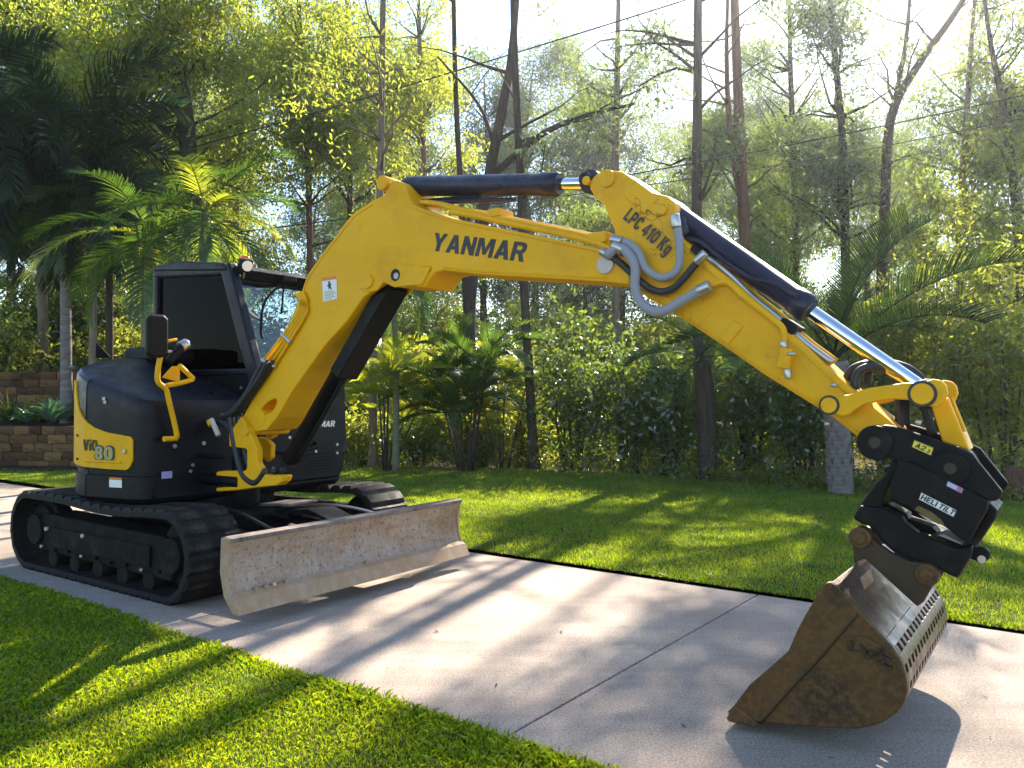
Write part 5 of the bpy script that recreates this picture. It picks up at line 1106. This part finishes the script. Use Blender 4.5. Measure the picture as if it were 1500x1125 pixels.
f2 = far_tree(905, 49, 202, M['euc_grey'], M['bark'], 'tall grey green distant gum tree above the rod of the arm cylinder')
f3 = far_tree(250, 48, 203, M['euc_gold'], M['bark_pale'], 'tall sunlit distant gum tree far behind the cab')
# woodland further back: copies, each turned and scaled its own way
rw = random.Random(5)
where = ['left of the thick dark gum', 'behind the cab', 'behind the boom', 'behind the arm', 'behind the grey palm', 'at the right end of the wood']
k = 0
for row, (Y, n) in enumerate(((36, 5), (43, 9), (53, 13))):
    for i in range(n):
        px = -150 + (i + .5 + rw.uniform(-.35, .35)) * 1800 / n; src = (f3, f1, f3, f2)[(i + row) % 4] if px < 600 else (f1, f2, f2)[(i + row) % 3]
        o = copy_thing(src, ((px - 750) / 1180 * Y, Y + rw.uniform(-2, 2), -.1), rw.uniform(0, 6.28), rw.uniform(.85, 1.12) * (.56, .80, 1.02)[row], 'distant gum tree in the wood beyond the front row of trees', 'distant gum trees in the wood'); k += 1

def shrub(name, label, x, y, rx, ry, h, n, size, leaf, seed, group=None, stems=7, cat='shrub', z0=.0):
    rg = np.random.default_rng(seed); t = empty(name, (x, y, 0)); tag(t, label, cat, group)
    m = n // 16; C = rg.normal(size=(m, 3)); C /= np.linalg.norm(C, axis=1, keepdims=True); C *= (rg.random((m, 1)) ** .45)
    lump = 1 + .22 * np.sin(C[:, 0] * 7 + seed) * np.sin(C[:, 1] * 6) + .18 * np.sin(C[:, 2] * 8 + C[:, 0] * 3 + seed * 2)
    C = C * np.array([rx, ry, h * .5]) * lump[:, None] + np.array([0, 0, h * .52 + z0]); C[:, 2] = np.maximum(C[:, 2], .08)
    V, F = sprays(C, 16, .15, size[0], size[1], rg, .35); link('foliage', fast('foliage', V, F), leaf, t)
    segs = []
    for i in range(stems):
        a = rg.uniform(0, 6.28); rr = rg.uniform(.1, .55); p0 = Vector((math.cos(a) * rx * .15, math.sin(a) * ry * .15, -.05)); p1 = Vector((math.cos(a) * rx * rr, math.sin(a) * ry * rr, h * rg.uniform(.5, .85)))
        segs.append(rings([[(p0, .035), (p0.lerp(p1, .5) + Vector((rg.normal() * .08, rg.normal() * .08, .1)), .024), (p1, .008)]], 5))
    v, f = merge(segs); link('stem', pyd('stem', v, f), M['bark'], t, smooth=True); return t
def spx(px, Y): return (px - 750) / 1180 * Y
dark = 'dark evergreen shrubs along the lawn edge'
shrub('shrub', 'tall dark evergreen shrub just right of the dark straight gum', spx(840, 16.2), 16.4, 1.0, .9, 2.9, 5200, (.13, .055), M['shrub'], 41, dark)
shrub('shrub', 'dark evergreen shrub under the end of the boom', spx(925, 15.6), 15.8, 1.1, .9, 2.5, 5200, (.13, .055), M['shrub'], 42, dark)
shrub('shrub', 'dark evergreen shrub left of the shaded stout palm', spx(985, 14.9), 15.2, .8, .8, 2.5, 4200, (.13, .055), M['shrub'], 43, dark)
shrub('shrub', 'dark glossy shrub between the two stout palms', spx(1110, 14.2), 14.6, 1.0, .8, 2.4, 5200, (.13, .05), M['shrub'], 44, dark)
shrub('shrub', 'dark low shrub left of the grey palm', spx(1190, 13.6), 14.0, .8, .7, 2.0, 3800, (.12, .05), M['shrub'], 45, dark)
lite = 'light leafy shrubs right of the grey palm'
shrub('shrub', 'yellow green shrub right behind the grey palm', spx(1330, 13.6), 14.2, 1.2, 1.0, 3.3, 8500, (.12, .04), M['shrub_light'], 46, lite)
shrub('shrub', 'tall yellow green shrub behind the coupler', spx(1420, 14), 14.6, 1.4, 1.1, 4.3, 10000, (.12, .04), M['shrub_light'], 47, lite)
shrub('shrub', 'yellow green shrub at the right edge of the lawn', spx(1500, 12.6), 13.2, 1.1, 1.0, 3.6, 9000, (.12, .04), M['shrub_light'], 48, lite)
sA = shrub('shrub', 'sunlit small leaved shrub behind the golden cane palm', spx(620, 20), 20.5, 1.6, 1.2, 3.0, 6000, (.14, .06), M['shrub_light'], 49, 'sunlit shrubs deeper in the wood')  # sunlit look put into the lighter leaf colour, copied deeper in the wood
sB = shrub('shrub', 'shaded broad leaved shrub behind the cab', spx(400, 19), 19.5, 1.6, 1.2, 3.4, 6000, (.16, .06), M['shrub'], 50, 'sunlit shrubs deeper in the wood')
for row, (Y, n) in enumerate(((22, 9), (27, 10), (34, 12), (44, 13), (56, 14))):
    for i in range(n):
        px = -120 + (i + .5 + rw.uniform(-.3, .3)) * 1740 / n
        copy_thing(sA if (i + row) % 6 else sB, ((px - 750) / 1180 * Y, Y + rw.uniform(-1.5, 1.5), -.1), rw.uniform(0, 6.28), rw.uniform(.8, 1.25) * (1 + .27 * row), 'leafy undergrowth shrub deeper in the wood', 'undergrowth shrubs deep in the wood')

# --- palms
def frond_mesh(name, L, arch, npair, ll, lw, plum=0., droop=.35, vee=.5, seed=0, flat=.0):
    """one frond along +x, curving down; leaflets are folded strips"""
    rg = np.random.default_rng(seed); V, F = [], []; pts = []
    n = 14; p = Vector((0, 0, 0)); a = 0.0
    for i in range(n + 1):
        pts.append(p.copy()); p = p + Vector((math.cos(a), 0, -math.sin(a))) * L / n; a += arch / n * (.5 + 1.1 * i / n)
    v, f = rings([[(q, max(.004, .022 * (1 - .85 * i / n))) for i, q in enumerate(pts)]], 5); V += v; F += f
    for i in range(npair):
        t = .14 + .86 * (i + rg.uniform(-.2, .2)) / npair; t = min(.995, t); k = min(n - 1, int(t * n)); fr = t * n - k; q = pts[k].lerp(pts[k + 1], fr); d = (pts[k + 1] - pts[k]).normalized(); upv = Vector((0, 1, 0)).cross(d).normalized() * -1
        if upv.z < 0: upv = -upv
        ln = ll * (.45 + .55 * math.sin(math.pi * min(1, .12 + t * .82)) ) * rg.uniform(.88, 1.1)
        for s in (-1, 1):
            side = Vector((0, s, 0)); roll = rg.uniform(-plum, plum); up2 = upv * (vee + math.sin(roll) * 1.0); dir0 = (side * math.cos(roll) + d * (.55 + .6 * t) + up2).normalized()
            segs = 3; c = q.copy(); dd = dir0.copy(); w = lw; idx = []
            wv = d.cross(dd).normalized().cross(dd).normalized() if abs(d.dot(dd)) < .98 else Vector((0, 0, 1))
            for j in range(segs + 1):
                ww = w * (1 - (j / segs) ** 1.6 * .92) * (.6 if j == 0 else 1); V.append(tuple(c - wv * ww)); V.append(tuple(c + wv * ww)); idx.append(len(V) - 2)
                c = c + dd * ln / segs; dd = (dd + Vector((0, 0, -droop * (.5 + j * .6)))).normalized()
            for j in range(segs): a0, b0 = idx[j], idx[j + 1]; F.append((a0, a0 + 1, b0 + 1, b0))
    me = pyd(name, V, F); return me
def palm(name, label, x, y, trunk_pts, fr_mesh, leaf, nf, seed, el=(-.5, 1.25), sc=1., cat='palm', group=None, shaft=None, az0=None, bark='bark_grey', ringed=True, azr=None):
    """trunk_pts [(dx,dy,z,r)..]; crown at the last point"""
    rg = np.random.default_rng(seed); t = empty(name, (x, y, 0)); tag(t, label, cat, group); pts = smooth_path([p[:3] for p in trunk_pts], 8); rr = np.interp(np.linspace(0, len(trunk_pts) - 1, len(pts)), range(len(trunk_pts)), [p[3] for p in trunk_pts])
    if ringed: rr = [r * (1 + .05 * (i % 2)) for i, r in enumerate(rr)]
    v, f = rings([[(p, r) for p, r in zip(pts, rr)]], 14); me = pyd('trunk', v, f); shade_auto(me); link('trunk', me, M[bark], t)
    top = Vector(trunk_pts[-1][:3])
    if shaft: cyl('crownshaft', top - Vector((0, 0, shaft * .5)), top + Vector((0, 0, shaft * .5)), trunk_pts[-1][3] * 1.0, M['bark_green'], t, 14, 0, [(0, trunk_pts[-1][3] * 1.1), (.3, trunk_pts[-1][3] * 1.25), (1, trunk_pts[-1][3] * .5)])
    for i in range(nf):
        me = fr_mesh[i % len(fr_mesh)]
        if not me.materials: me.materials.append(leaf)
        o = bpy.data.objects.new('frond', me); COL.objects.link(o); o.parent = t
        az = (i * 2.39996 + rg.uniform(-.25, .25)) if azr is None else rg.uniform(*azr); e = el[1] + (el[0] - el[1]) * ((i + .5) / nf) ** .8 + rg.uniform(-.08, .08)
        o.location = top + Vector((0, 0, (shaft or 0) * .4 + .12 * (1 - i / nf))); o.rotation_euler = Euler((rg.uniform(-.25, .25), -e, az), 'XYZ'); s = sc * rg.uniform(.88, 1.08); o.scale = (s, s, s)
    return t
def fset(tagname, leaf, *args, n=3, **kw):
    out = []
    for i in range(n):
        me = frond_mesh('frond_' + tagname, *args, seed=90 + i, **kw); me.name = 'frond'; me.materials.append(leaf); out.append(me)
    return out
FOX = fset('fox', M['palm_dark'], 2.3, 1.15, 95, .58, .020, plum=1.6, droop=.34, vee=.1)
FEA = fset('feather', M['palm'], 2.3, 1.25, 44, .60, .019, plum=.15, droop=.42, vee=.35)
FEB = fset('feather_lit', M['palm_bright'], 2.2, 1.35, 42, .60, .020, plum=.15, droop=.5, vee=.3)  # feather fronds in a lighter leaf, sunlight put into the colour
CAN = fset('cane', M['palm_bright'], 1.55, 1.0, 26, .48, .020, plum=.1, droop=.32, vee=.55)
CAD = fset('cane_dark', M['palm'], 1.6, 1.0, 30, .46, .020, plum=.1, droop=.32, vee=.55)
STR = fset('stout', M['palm_dark'], 2.7, .95, 66, .52, .013, plum=.1, droop=.14, vee=.85)
# tall foxtail palms on the left terrace
x, y, z = at(98, 215, 17.8); palm('foxtail_palm', 'tall grey trunked foxtail palm with a dark bushy crown before the upper wall', x, y, [(0, .0, .7, .14), (-.02, 0, 2.2, .115), (-.05, 0, 4.4, .105), (-.02, 0, z - .5, .095)], FOX, M['palm'], 24, 61, (-.95, 1.25), 1.36, 'palm', 'foxtail palms on the left', .9)
x, y, z = at(62, 330, 20.0); palm('foxtail_palm', 'pale thin foxtail palm rising behind the upper stone wall', x, y, [(0, 0, 1.8, .13), (0, 0, 3.5, .115), (-.1, 0, z, .10)], FOX, M['palm'], 16, 62, (-.8, 1.1), 1.0, 'palm', 'foxtail palms on the left', .9, bark='bark_pale')
x, y, z = at(-62, 190, 15.5); palm('foxtail_palm', 'dark foxtail palm cut by the left edge of the picture', x, y, [(0, 0, 0, .12), (0, 0, 3, .105), (.1, 0, z, .09)], FOX, M['palm'], 16, 63, (-.8, 1.1), 1.0, 'palm', 'foxtail palms on the left', .9)
for i, (px, Y, lab) in enumerate(((134, 17.5, 'slim pale trunked palm between the foxtail palm and the hood of the excavator'), (158, 18.6, 'slim dark trunked palm just left of the cab'))):
    x, y, z = at(px, 330, Y); palm('palm_tree', lab, x, y, [(0, 0, 0, .10), (.03, 0, 2.5, .085), (0, 0, z, .07)], FEA, M['palm'], 9, 64 + i, (-.7, 1.0), .9, 'palm', 'slim palms left of the cab', .7, bark='bark_pale' if i == 0 else 'bark')
# bright feather palms behind the cab
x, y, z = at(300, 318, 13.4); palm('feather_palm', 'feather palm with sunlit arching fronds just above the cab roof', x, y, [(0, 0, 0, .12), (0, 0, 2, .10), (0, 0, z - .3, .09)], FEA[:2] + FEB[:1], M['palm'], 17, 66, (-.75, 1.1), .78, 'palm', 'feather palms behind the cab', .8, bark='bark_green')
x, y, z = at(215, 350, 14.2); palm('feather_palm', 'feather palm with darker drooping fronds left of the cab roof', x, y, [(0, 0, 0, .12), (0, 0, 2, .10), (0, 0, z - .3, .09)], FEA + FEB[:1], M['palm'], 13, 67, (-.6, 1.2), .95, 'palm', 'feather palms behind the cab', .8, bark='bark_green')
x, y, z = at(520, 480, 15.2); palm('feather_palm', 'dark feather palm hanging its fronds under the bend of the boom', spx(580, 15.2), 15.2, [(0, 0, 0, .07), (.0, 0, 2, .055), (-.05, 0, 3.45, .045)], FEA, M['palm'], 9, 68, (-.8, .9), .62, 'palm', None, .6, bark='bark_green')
# clumping golden canes
def clump(label, px, Y, ncane, h, meshes, seed, spreadr=.35, nf=6, group=None, sc=.9):
    rg = np.random.default_rng(seed); x = spx(px, Y); t = empty('cane_palm', (x, Y, 0)); tag(t, label, 'palm', group)
    for i in range(ncane):
        a = rg.uniform(0, 6.28); r = spreadr * rg.uniform(.2, 1); hh = h * rg.uniform(.45, 1.0); b = Vector((math.cos(a) * r * .5, math.sin(a) * r * .5, -.05)); c = Vector((math.cos(a) * r * 2.0, math.sin(a) * r * 1.4, hh))
        v, f = rings([[(b, .024), (b.lerp(c, .5) + Vector((0, 0, .1)), .019), (c, .014)]], 7); link('cane', pyd('cane', v, f), M['bark'], t, smooth=True)
        for j in range(nf):
            o = bpy.data.objects.new('frond', meshes[(i + j) % len(meshes)]); COL.objects.link(o); o.parent = t; o.location = c
            o.rotation_euler = Euler((rg.uniform(-.2, .2), -rg.uniform(-.05, 1.25), j * 6.283 / nf + rg.uniform(-.4, .4)), 'XYZ'); s = sc * rg.uniform(.7, 1.05); o.scale = (s, s, s)
    return t
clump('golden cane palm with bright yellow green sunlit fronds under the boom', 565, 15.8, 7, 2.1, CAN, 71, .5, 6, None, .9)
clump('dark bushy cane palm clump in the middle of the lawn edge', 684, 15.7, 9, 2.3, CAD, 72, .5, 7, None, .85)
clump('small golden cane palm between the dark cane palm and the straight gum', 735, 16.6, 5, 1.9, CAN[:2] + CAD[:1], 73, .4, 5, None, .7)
# two short stout palms on the right
x = spx(1243, 12.0); palm('stout_palm', 'short stout palm with a grey scaly trunk and arching fronds behind the arm', x, 12.3, [(0, 0, -.05, .23), (.0, 0, .15, .18), (-.02, 0, .9, .17), (-.05, 0, 1.5, .22), (-.1, 0, 2.0, .2)], STR, M['palm'], 13, 81, (.25, 1.4), 1.0, 'palm', 'stout palms at the lawn edge', None)
x = spx(1040, 14.0); palm('stout_palm', 'shaded stout palm with dark drooping fronds under the arm', x, 14.2, [(0, 0, -.05, .19), (0, 0, .8, .15), (-.05, 0, 1.6, .16), (-.1, 0, 2.1, .14)], STR, M['palm'], 9, 82, (-.4, 1.2), .6, 'palm', 'stout palms at the lawn edge', None, bark='bark')
# grey scale pattern of old leaf bases on the stout grey palm
x0 = spx(1243, 12.0)
rgs = np.random.default_rng(4); host = [o for o in COL.objects if o.name.startswith('stout_palm')][0]
sv = [(-.07, 0, .0), (.07, 0, .0), (.05, .03, .12), (0, .02, .17), (-.05, .012, .12), (0, .022, .05)]
sme = pyd('leaf_scar', sv, [(0, 1, 5), (1, 2, 5), (2, 3, 5), (3, 4, 5), (4, 0, 5)]); sme.materials.append(M['bark_grey'])
for r in range(11):
    for k in range(9):
        a = (k + .5 * (r % 2)) * 6.283 / 9; o = bpy.data.objects.new('leaf_scar', sme); COL.objects.link(o); o.parent = host; z = .12 + r * .135; rad = .172 + .006 * math.sin(r)
        o.location = (math.cos(a) * rad - .02 - .03 * r / 11, math.sin(a) * rad, z); o.rotation_euler = (rgs.uniform(-.1, .15), 0, a - math.pi / 2)

# --- retaining walls of rough sandstone blocks
bm_var = []
for i in range(6):
    rg = np.random.default_rng(200 + i); bm = bmesh.new(); bmesh.ops.create_cube(bm, size=1); bmesh.ops.subdivide_edges(bm, edges=bm.edges, cuts=1, use_grid_fill=True)
    for v in bm.verts:
        o_ = Vector(v.co); v.co += Vector(rg.normal(size=3) * .025); 
        if o_.y < -.4 and abs(o_.x) < .4 and abs(o_.z) < .4: v.co.y -= .12 + rg.random() * .12
    me = bpy.data.meshes.new('block'); bm.to_mesh(me); bm.free(); me.materials.append(M['stone']); bm_var.append(me)
def wall(label, p0, p1, z0, courses, ch, bl, seed):
    rg = np.random.default_rng(seed); p0, p1 = Vector(p0), Vector(p1); d = (p1 - p0); L = d.length; d.normalize(); an = math.atan2(d.y, d.x); t = empty('stone_wall', (p0.x, p0.y, z0), an); tag(t, label, 'wall')
    v, f = boxv((L / 2, .17, courses * ch / 2 - .04), (L, .2, courses * ch - .02)); link('core', pyd('core', v, f), M['mulch'], t)
    for c in range(courses):
        x = -rg.uniform(0, bl * .6)
        while x < L:
            w = bl * rg.uniform(.6, 1.35); o = bpy.data.objects.new('block', bm_var[rg.integers(6)]); COL.objects.link(o); o.parent = t
            o.location = (x + w / 2, .02 + rg.uniform(-.02, .02), (c + .5) * ch); o.scale = (w - .012, .22, ch - .010); o.rotation_euler = (0, 0, rg.uniform(-.015, .015)); x += w
    return t
wall('low sandstone block retaining wall in front of the agave at the left', (-15.0, 16.9), (-6.6, 16.3), -.02, 5, .175, .36, 1)
wall('upper sandstone block wall behind the agave and bromeliads at the left', (-16.5, 19.0), (-7.2, 18.4), .8, 7, .175, .36, 2)
me = fixed('garden_bed', [(-15.2, 17.05, .80), (-6.6, 16.45, .80), (-7.0, 18.6, .95), (-16.5, 19.2, .95), (-15.2, 17.05, -.1), (-6.6, 16.45, -.1), (-7.0, 18.6, -.1), (-16.5, 19.2, -.1)], [(0, 1, 2, 3), (4, 7, 6, 5), (0, 4, 5, 1), (1, 5, 6, 2), (2, 6, 7, 3), (3, 7, 4, 0)]); tag(link('garden_bed', me, M['mulch']), kind='structure')
me = fixed('garden_bed', [(-16.5, 19.2, 1.98), (-7.2, 18.6, 1.98), (-7.2, 30, 2.1), (-30, 30, 2.1), (-16.5, 19.2, -.1), (-7.2, 18.6, -.1), (-7.2, 30, -.1), (-30, 30, -.1)], [(0, 1, 2, 3), (4, 7, 6, 5), (0, 4, 5, 1), (1, 5, 6, 2), (2, 6, 7, 3), (3, 7, 4, 0)]); tag(link('garden_bed', me, M['soil']), kind='structure')
me = fixed('mulch_strip', [(-15, 16.0, .02), (-6.4, 15.6, .02), (-6.4, 16.5, .06), (-15, 17.1, .06), (-15, 16.0, -.1), (-6.4, 15.6, -.1), (-6.4, 16.5, -.1), (-15, 17.1, -.1)], [(0, 1, 2, 3), (4, 7, 6, 5), (0, 4, 5, 1), (1, 5, 6, 2), (2, 6, 7, 3), (3, 7, 4, 0)]); tag(link('mulch_strip', me, M['mulch']), kind='structure')
# agave: broad leaves, each its own part
def agave(label, x, y, z, s, n, seed):
    rg = np.random.default_rng(seed); t = empty('agave', (x, y, z)); tag(t, label, 'plant', 'agaves on the low wall'); V, F = [], []
    N = 9; 
    for i in range(N + 1):
        u = i / N; w = .085 * math.sin(math.pi * min(1, .22 + u * .78)) ** .8 * (1 if u < 1 else 0) + .004; X = u * .75; Z = .10 * math.sin(u * 2.4) - .10 * u ** 3
        V += [(X, -w, Z + .035 * (w / .085)), (X, 0, Z - .012), (X, w, Z + .035 * (w / .085))]
    for i in range(N):
        a = i * 3; F += [(a, a + 3, a + 4, a + 1), (a + 1, a + 4, a + 5, a + 2)]
    me = pyd('leaf', V, F); me.materials.append(M['agave']); me.shade_smooth()
    for i in range(n):
        o = bpy.data.objects.new('leaf', me); COL.objects.link(o); o.parent = t; e = 1.35 - 1.25 * (i / n); o.rotation_euler = Euler((0, -e, i * 2.39996), 'XYZ'); k = s * rg.uniform(.8, 1.05) * (.75 + .35 * i / n); o.scale = (k, k, k)
    return t
ax, ay, az_ = at(78, 606, 17.1); agave('large blue green agave rosette on the low wall beside the excavator', ax, ay, .92, 1.0, 22, 5)
ax, ay, az_ = at(40, 612, 17.2); agave('smaller pale agave behind the large blue green one', ax, ay, .90, .62, 16, 6)
def strap(label, x, y, z, n, L, leaf, seed, group):
    rg = np.random.default_rng(seed); t = empty('bromeliad', (x, y, z)); tag(t, label, 'plant', group); V, F = [], []
    for i in range(n):
        a = rg.uniform(0, 6.28); e = rg.uniform(.5, 1.4); l = L * rg.uniform(.7, 1.1); d = Vector((math.cos(a) * math.cos(e), math.sin(a) * math.cos(e), math.sin(e))); s = Vector((-math.sin(a), math.cos(a), 0)); p = Vector((0, 0, 0)); b = len(V)
        for j in range(5):
            w = .028 * (1 - (j / 4) ** 2 * .95); V += [tuple(p - s * w), tuple(p + s * w)]; p = p + d * l / 4; d = (d + Vector((0, 0, -.28))).normalized()
        for j in range(4): F.append((b + 2 * j, b + 2 * j + 1, b + 2 * j + 3, b + 2 * j + 2))
    link('foliage', pyd('foliage', V, F), leaf, t); return t
for i, (px, py, Y, lf, lab) in enumerate(((14, 600, 17.4, 'palm', 'dark strappy bromeliad at the left end of the garden bed'), (55, 585, 18.0, 'palm_bright', 'yellow green bromeliad behind the small agave'), (74, 588, 18.2, 'palm_bright', 'bright sunlit bromeliad behind the large agave'), (30, 590, 17.9, 'palm_bright', 'bromeliad with a reddish tinge between the dark one and the yellow green one'), (112, 600, 17.7, 'palm', 'dark bromeliad tucked behind the excavator hood'))):
    x, y, z = at(px, py, Y); strap(lab, x, y, .86, 34, .75, M[lf], 300 + i, 'bromeliads in the garden bed')
x, y, z = at(-8, 520, 18.9); shrub('shrub', 'bright leafy shrub hanging over the upper wall at the left edge', x, y + .2, .8, .6, 1.6, 3500, (.16, .05), M['shrub_light'], 51, z0=1.7)
shrub('shrub', 'dark shrub behind the upper wall beside the pale palm trunk', spx(25, 21), 21.5, 1.6, 1.0, 2.8, 7000, (.15, .06), M['shrub'], 52, z0=1.9)
shrub('shrub', 'dark shrub behind the upper wall near the slim palms', spx(110, 22), 22.5, 1.6, 1.0, 2.8, 7000, (.15, .06), M['shrub'], 53, z0=1.9)
# undergrowth along the lawn edge and leaf litter
def weeds(name, line, n, h, m, seed, sp=.5):
    rg = np.random.default_rng(seed); P = []; 
    seg = [(Vector(a), Vector(b)) for a, b in zip(line[:-1], line[1:])]; ln = [(b - a).length for a, b in seg]; tot = sum(ln)
    C = []
    for i in range(n):
        s = rg.uniform(0, tot); k = 0
        while s > ln[k]: s -= ln[k]; k += 1
        a, b = seg[k]; p = a.lerp(b, s / ln[k]); C.append((p.x + rg.normal() * sp, p.y + abs(rg.normal()) * sp * 1.6 - .1, rg.uniform(.03, h) * rg.uniform(.3, 1)))
    V, F = sprays(np.array(C), 12, .09, .10, .032, rg, .0); return tag(link(name, fast(name, V, F), m), kind='stuff')
edge = [(-6, 17), (-2.5, 16.9), (.5, 16.4), (2.2, 15.4), (3.6, 14.3), (5.0, 12.7), (6.5, 11.8), (8.5, 10.6), (11, 9.4)]
weeds('undergrowth', edge, 700, .35, M['shrub_light'], 401, .35); weeds('undergrowth', edge, 700, .6, M['shrub'], 402, .8)
weeds('undergrowth', [(3.2, 14.3), (5.0, 12.5), (6.5, 11.6), (8.5, 10.4)], 420, .22, M['shrub_light'], 403, .25)
weeds('undergrowth', [(-8, 20), (0, 20), (8, 18), (14, 16)], 1600, .9, M['shrub_light'], 404, 1.8)
for i, (px, Y, lf, lab) in enumerate(((530, 17.2, 'shrub_light', 'low sunlit shrub at the foot of the golden cane palm on its left'), (612, 17.0, 'shrub', 'low dark shrub between the golden and the dark cane palm'), (705, 17.2, 'shrub_light', 'low light shrub right of the dark cane palm'), (765, 17.0, 'shrub_light', 'low sunlit shrub left of the straight dark gum'))):
    shrub('shrub', lab, spx(px, Y), Y, .75, .6, 1.15 + .1 * i, 3200, (.11, .042), M[lf], 500 + i, 'low shrubs under the cane palms', 5)
# stump at the right edge
v, f = rings([[(Vector((0, 0, -.05)), .34), (Vector((.02, 0, .12)), .27), (Vector((.05, 0, .3)), .24), (Vector((.08, 0, .45)), .2)]], 12); me = pyd('tree_stump', v, f); o = link('tree_stump', me, M['bark_red'], None); o.location = (spx(1496, 11.5), 11.6, 0); tag(o, 'brown broken tree stump at the right edge of the lawn', 'tree stump')
# overhead wires
def wire(label, a, b, sag, r):
    a, b = Vector(a), Vector(b); pts = [a.lerp(b, i / 16) - Vector((0, 0, sag * 4 * (i / 16) * (1 - i / 16))) for i in range(17)]
    v, f = rings([[(p, r) for p in pts]], 6); me = pyd('power_line', v, f); me.shade_smooth(); o = link('power_line', me, M['hose']); tag(o, label, 'power line', 'overhead power lines'); return o
def far_pts(p, q, Y0, Y1): return at(*p, Y0), at(*q, Y1)
wire('overhead wire crossing from the thick dark gum up to the top of the picture', *far_pts((275, 216), (1500, -165), 19.6, 14.5), .12, .016)
wire('overhead wire running behind the tops of the gums at the right', *far_pts((300, 345), (1800, 66), 16.5, 15), .35, .013)
wire('thin overhead wire below the longer one at the right', *far_pts((700, 300), (1800, 100), 17, 16), .3, .009)
# a few fallen leaves on the slabs and lawn
rg = np.random.default_rng(77); lme = pyd('fallen_leaf', [(-.035, 0, .0), (0, -.009, .004), (.035, 0, .007), (0, .009, .004)], [(0, 1, 2, 3)]); lme.materials.append(M['bark'])
spots = [((822, 925), 'dry gum leaf on the concrete in the sunny middle of the driveway'), ((727, 1003), 'dry gum leaf on the concrete just left of the dark joint'), ((1000, 1062), 'dry gum leaf on the slab left of the bucket tip'), ((1440, 1020), 'dry gum leaf on the concrete right of the bucket'), ((640, 925), 'dry gum leaf on the concrete in front of the dozer blade')]
for i, ((px, py), lab) in enumerate(spots):
    Y = CAM_H * 1180 / (py - 578); o = bpy.data.objects.new('fallen_leaf', lme); COL.objects.link(o); o.location = ((px - 750) / 1180 * Y, Y, .004); o.rotation_euler = (0, 0, rg.uniform(0, 6)); s = rg.uniform(.5, 1.0); o.scale = (s, s, s)
    tag(o, lab, 'leaf', 'dry leaves on the driveway')

# ------------------------------------------------------------------ added thin volume, stands in for lens glare toward the sun
hv = bpy.data.materials.new('glare_veil'); hv.use_nodes = True; ht = hv.node_tree; ht.nodes.clear()
ho = ht.nodes.new('ShaderNodeOutputMaterial'); pv = ht.nodes.new('ShaderNodeVolumePrincipled'); pv.inputs['Color'].default_value = (.86, .90, 1, 1); pv.inputs['Density'].default_value = .0005; pv.inputs['Anisotropy'].default_value = .78
ht.links.new(pv.outputs[0], ho.inputs['Volume'])
v, f = boxv((0, 30, 12), (240, 120, 26.6)); tag(link('glare_veil', pyd('glare_veil', v, f), hv), kind='stuff')
